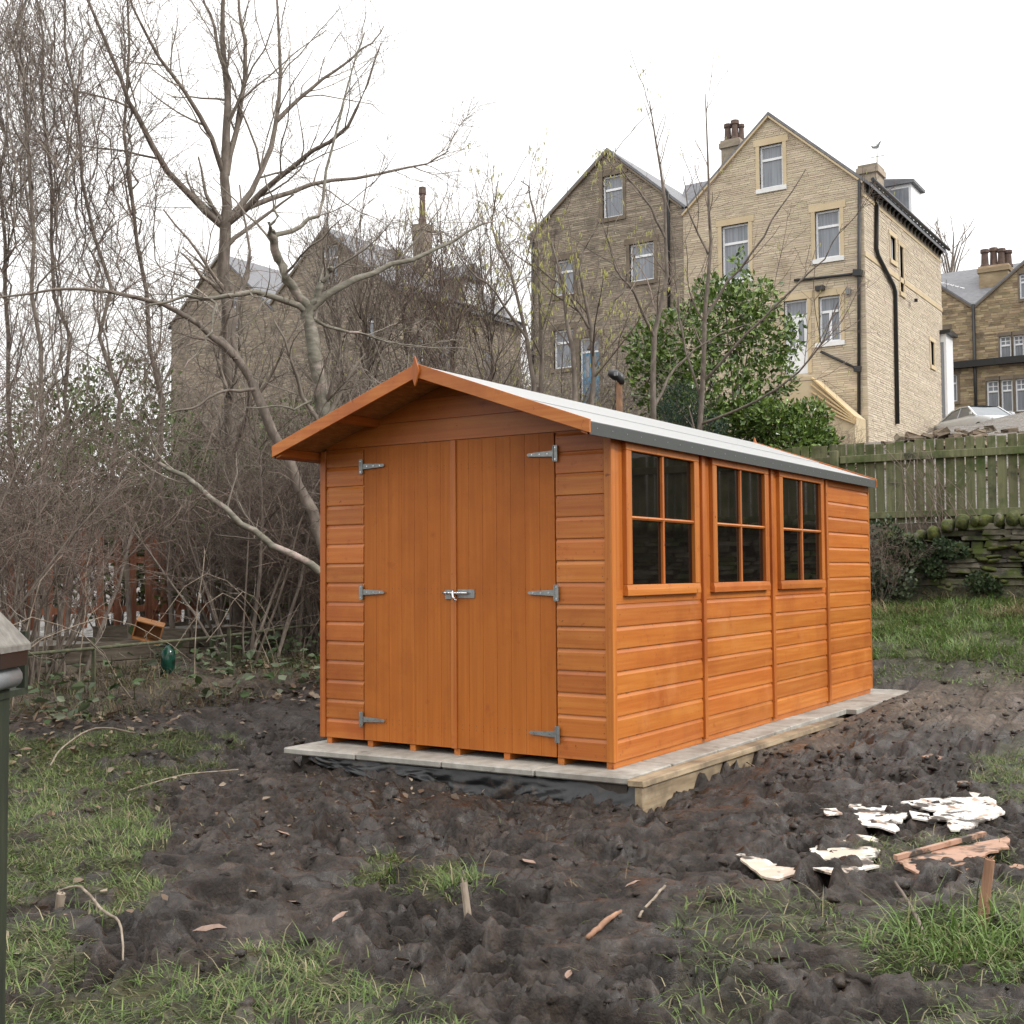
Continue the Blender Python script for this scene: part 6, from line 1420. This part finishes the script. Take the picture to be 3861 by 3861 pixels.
for i, (u, v, w, h) in enumerate(((1760, 1430, 22, 5), (1720, 1442, 28, 4), (1800, 1442, 26, 4), (1830, 1488, 24, 4))):
    torn('flat pinkish wood flake trodden into the mud beyond the white boards', [(u-w, v), (u-w*.2, v-h), (u+w, v-h*.4), (u+w*.6, v+h*.6), (u-w*.4, v+h)], 'flake_pink', 20+i, dz=.002, th=.006)
def stick(label, pts, r, mat='deadwood', name='stick', k=7, cat='stick'):
    P_ = [Vector((*G(u, v), 0)) for (u, v, z) in pts]
    for p, (u, v, z) in zip(P_, pts): p.z = gz(p.x, p.y)+z
    b0 = P_[0].copy(); n_p = 4*len(P_); rs = list(np.interp(np.linspace(0, 1, n_p), np.linspace(0, 1, len(P_)), r if isinstance(r, list) else [r]*len(P_)))
    q_ = smooth_line([tuple(p-b0) for p in P_], n_p, np.random.default_rng(len(label)), .0012); o = MB().tube([Vector(p) for p in q_], rs, k).build(name, M[mat], smooth=True); o.location = b0; tag(o, label, cat); return o
stick('short broken reddish stick on the mud at bottom centre', [(1108, 1790, .006), (1140, 1775, .014), (1172, 1757, .010)], [.008, .010, .006], 'cut_wood')
stick('thin pale stick lying at lower centre right', [(1255, 1700, .01), (1225, 1725, .015), (1205, 1740, .01)], .005)
stick('dry arching stalk across the turf at lower left', [(110, 1705, .03), (150, 1715, .10), (190, 1760, .10), (225, 1812, .06), (232, 1840, .01)], [.004, .005, .005, .004, .003])
stick('long dry stem on the grass under the thicket', [(95, 1455, .02), (120, 1425, .08), (180, 1408, .10), (255, 1400, .04)], .006)
stick('straight dead stem on the turf at left middle', [(240, 1495, .02), (340, 1485, .05), (450, 1478, .03)], .004)
stick('dark twig with a fork near the stump at right', [(1690, 1725, .10), (1730, 1770, .06), (1745, 1800, .01)], [.004, .007, .008], 'twig')
# upright splintered stakes
for (u, v, h, r, lean, lab, mt) in ((1852, 1766, .21, .017, (.03, .01), 'brown sawn stem standing in a grass tuft at right', 'cut_wood'), (887, 1752, .16, .013, (-.04, .02), 'thin splintered grey stake standing in the mud at lower centre', 'deadwood'),
                             (108, 1722, .12, .016, (.02, 0), 'short splintered stump in the turf at lower left', 'deadwood')):
    x, y = G(u, v); z = gz(x, y); rr = random.Random(int(u))
    st = MB().tube([(0, 0, -.05), (lean[0]*.4, lean[1]*.4, h*.4), (lean[0], lean[1], h)], [r*1.25, r, r*.95], 9)
    for q in range(3): st.tube([(lean[0]+rr.uniform(-r, r)*.5, lean[1]+rr.uniform(-r, r)*.5, h-.01), (lean[0]+rr.uniform(-r, r), lean[1], h+rr.uniform(.005, .02))], [r*.4, .001], 4)
    o = st.build('stake', M[mt], smooth=False); o.location = (x, y, z); tag(o, lab, 'stake')
def tuftmask(cx, cy, rad):
    return lambda x, y: (1.6*(np.hypot(x-cx, y-cy) < rad*(.6+.8*fbm(x*6, y*6, 3, 2))), np.full(np.shape(x), .13))
for i, (u, v, rad, n, hs) in enumerate(((1830, 1790, .20, 800, .85), (1750, 1820, .16, 300, .6), (740, 1665, .07, 150, .5), (880, 1688, .09, 220, .5), (1900, 1850, .2, 350, .6), (500, 1880, .2, 300, .45))):
    x, y = G(u, v); blades('grass_tuft', ['long green grass tuft round the sawn stem at right', 'green grass tuft in front of the sawn stem', 'small grass tuft in the middle of the mud, left of two', 'small grass tuft in the middle of the mud, right of two', 'grass tuft at the lower right edge', 'grass tuft at the bottom left of the mud'][i],
                          n, (x-rad*1.3, x+rad*1.3, y-rad*1.3, y+rad*1.3), 50+i, tuftmask(x, y, rad), cl if i in (0, 1, 4) else cg, hs=hs*1.15, wid=.0022, flat=.95)
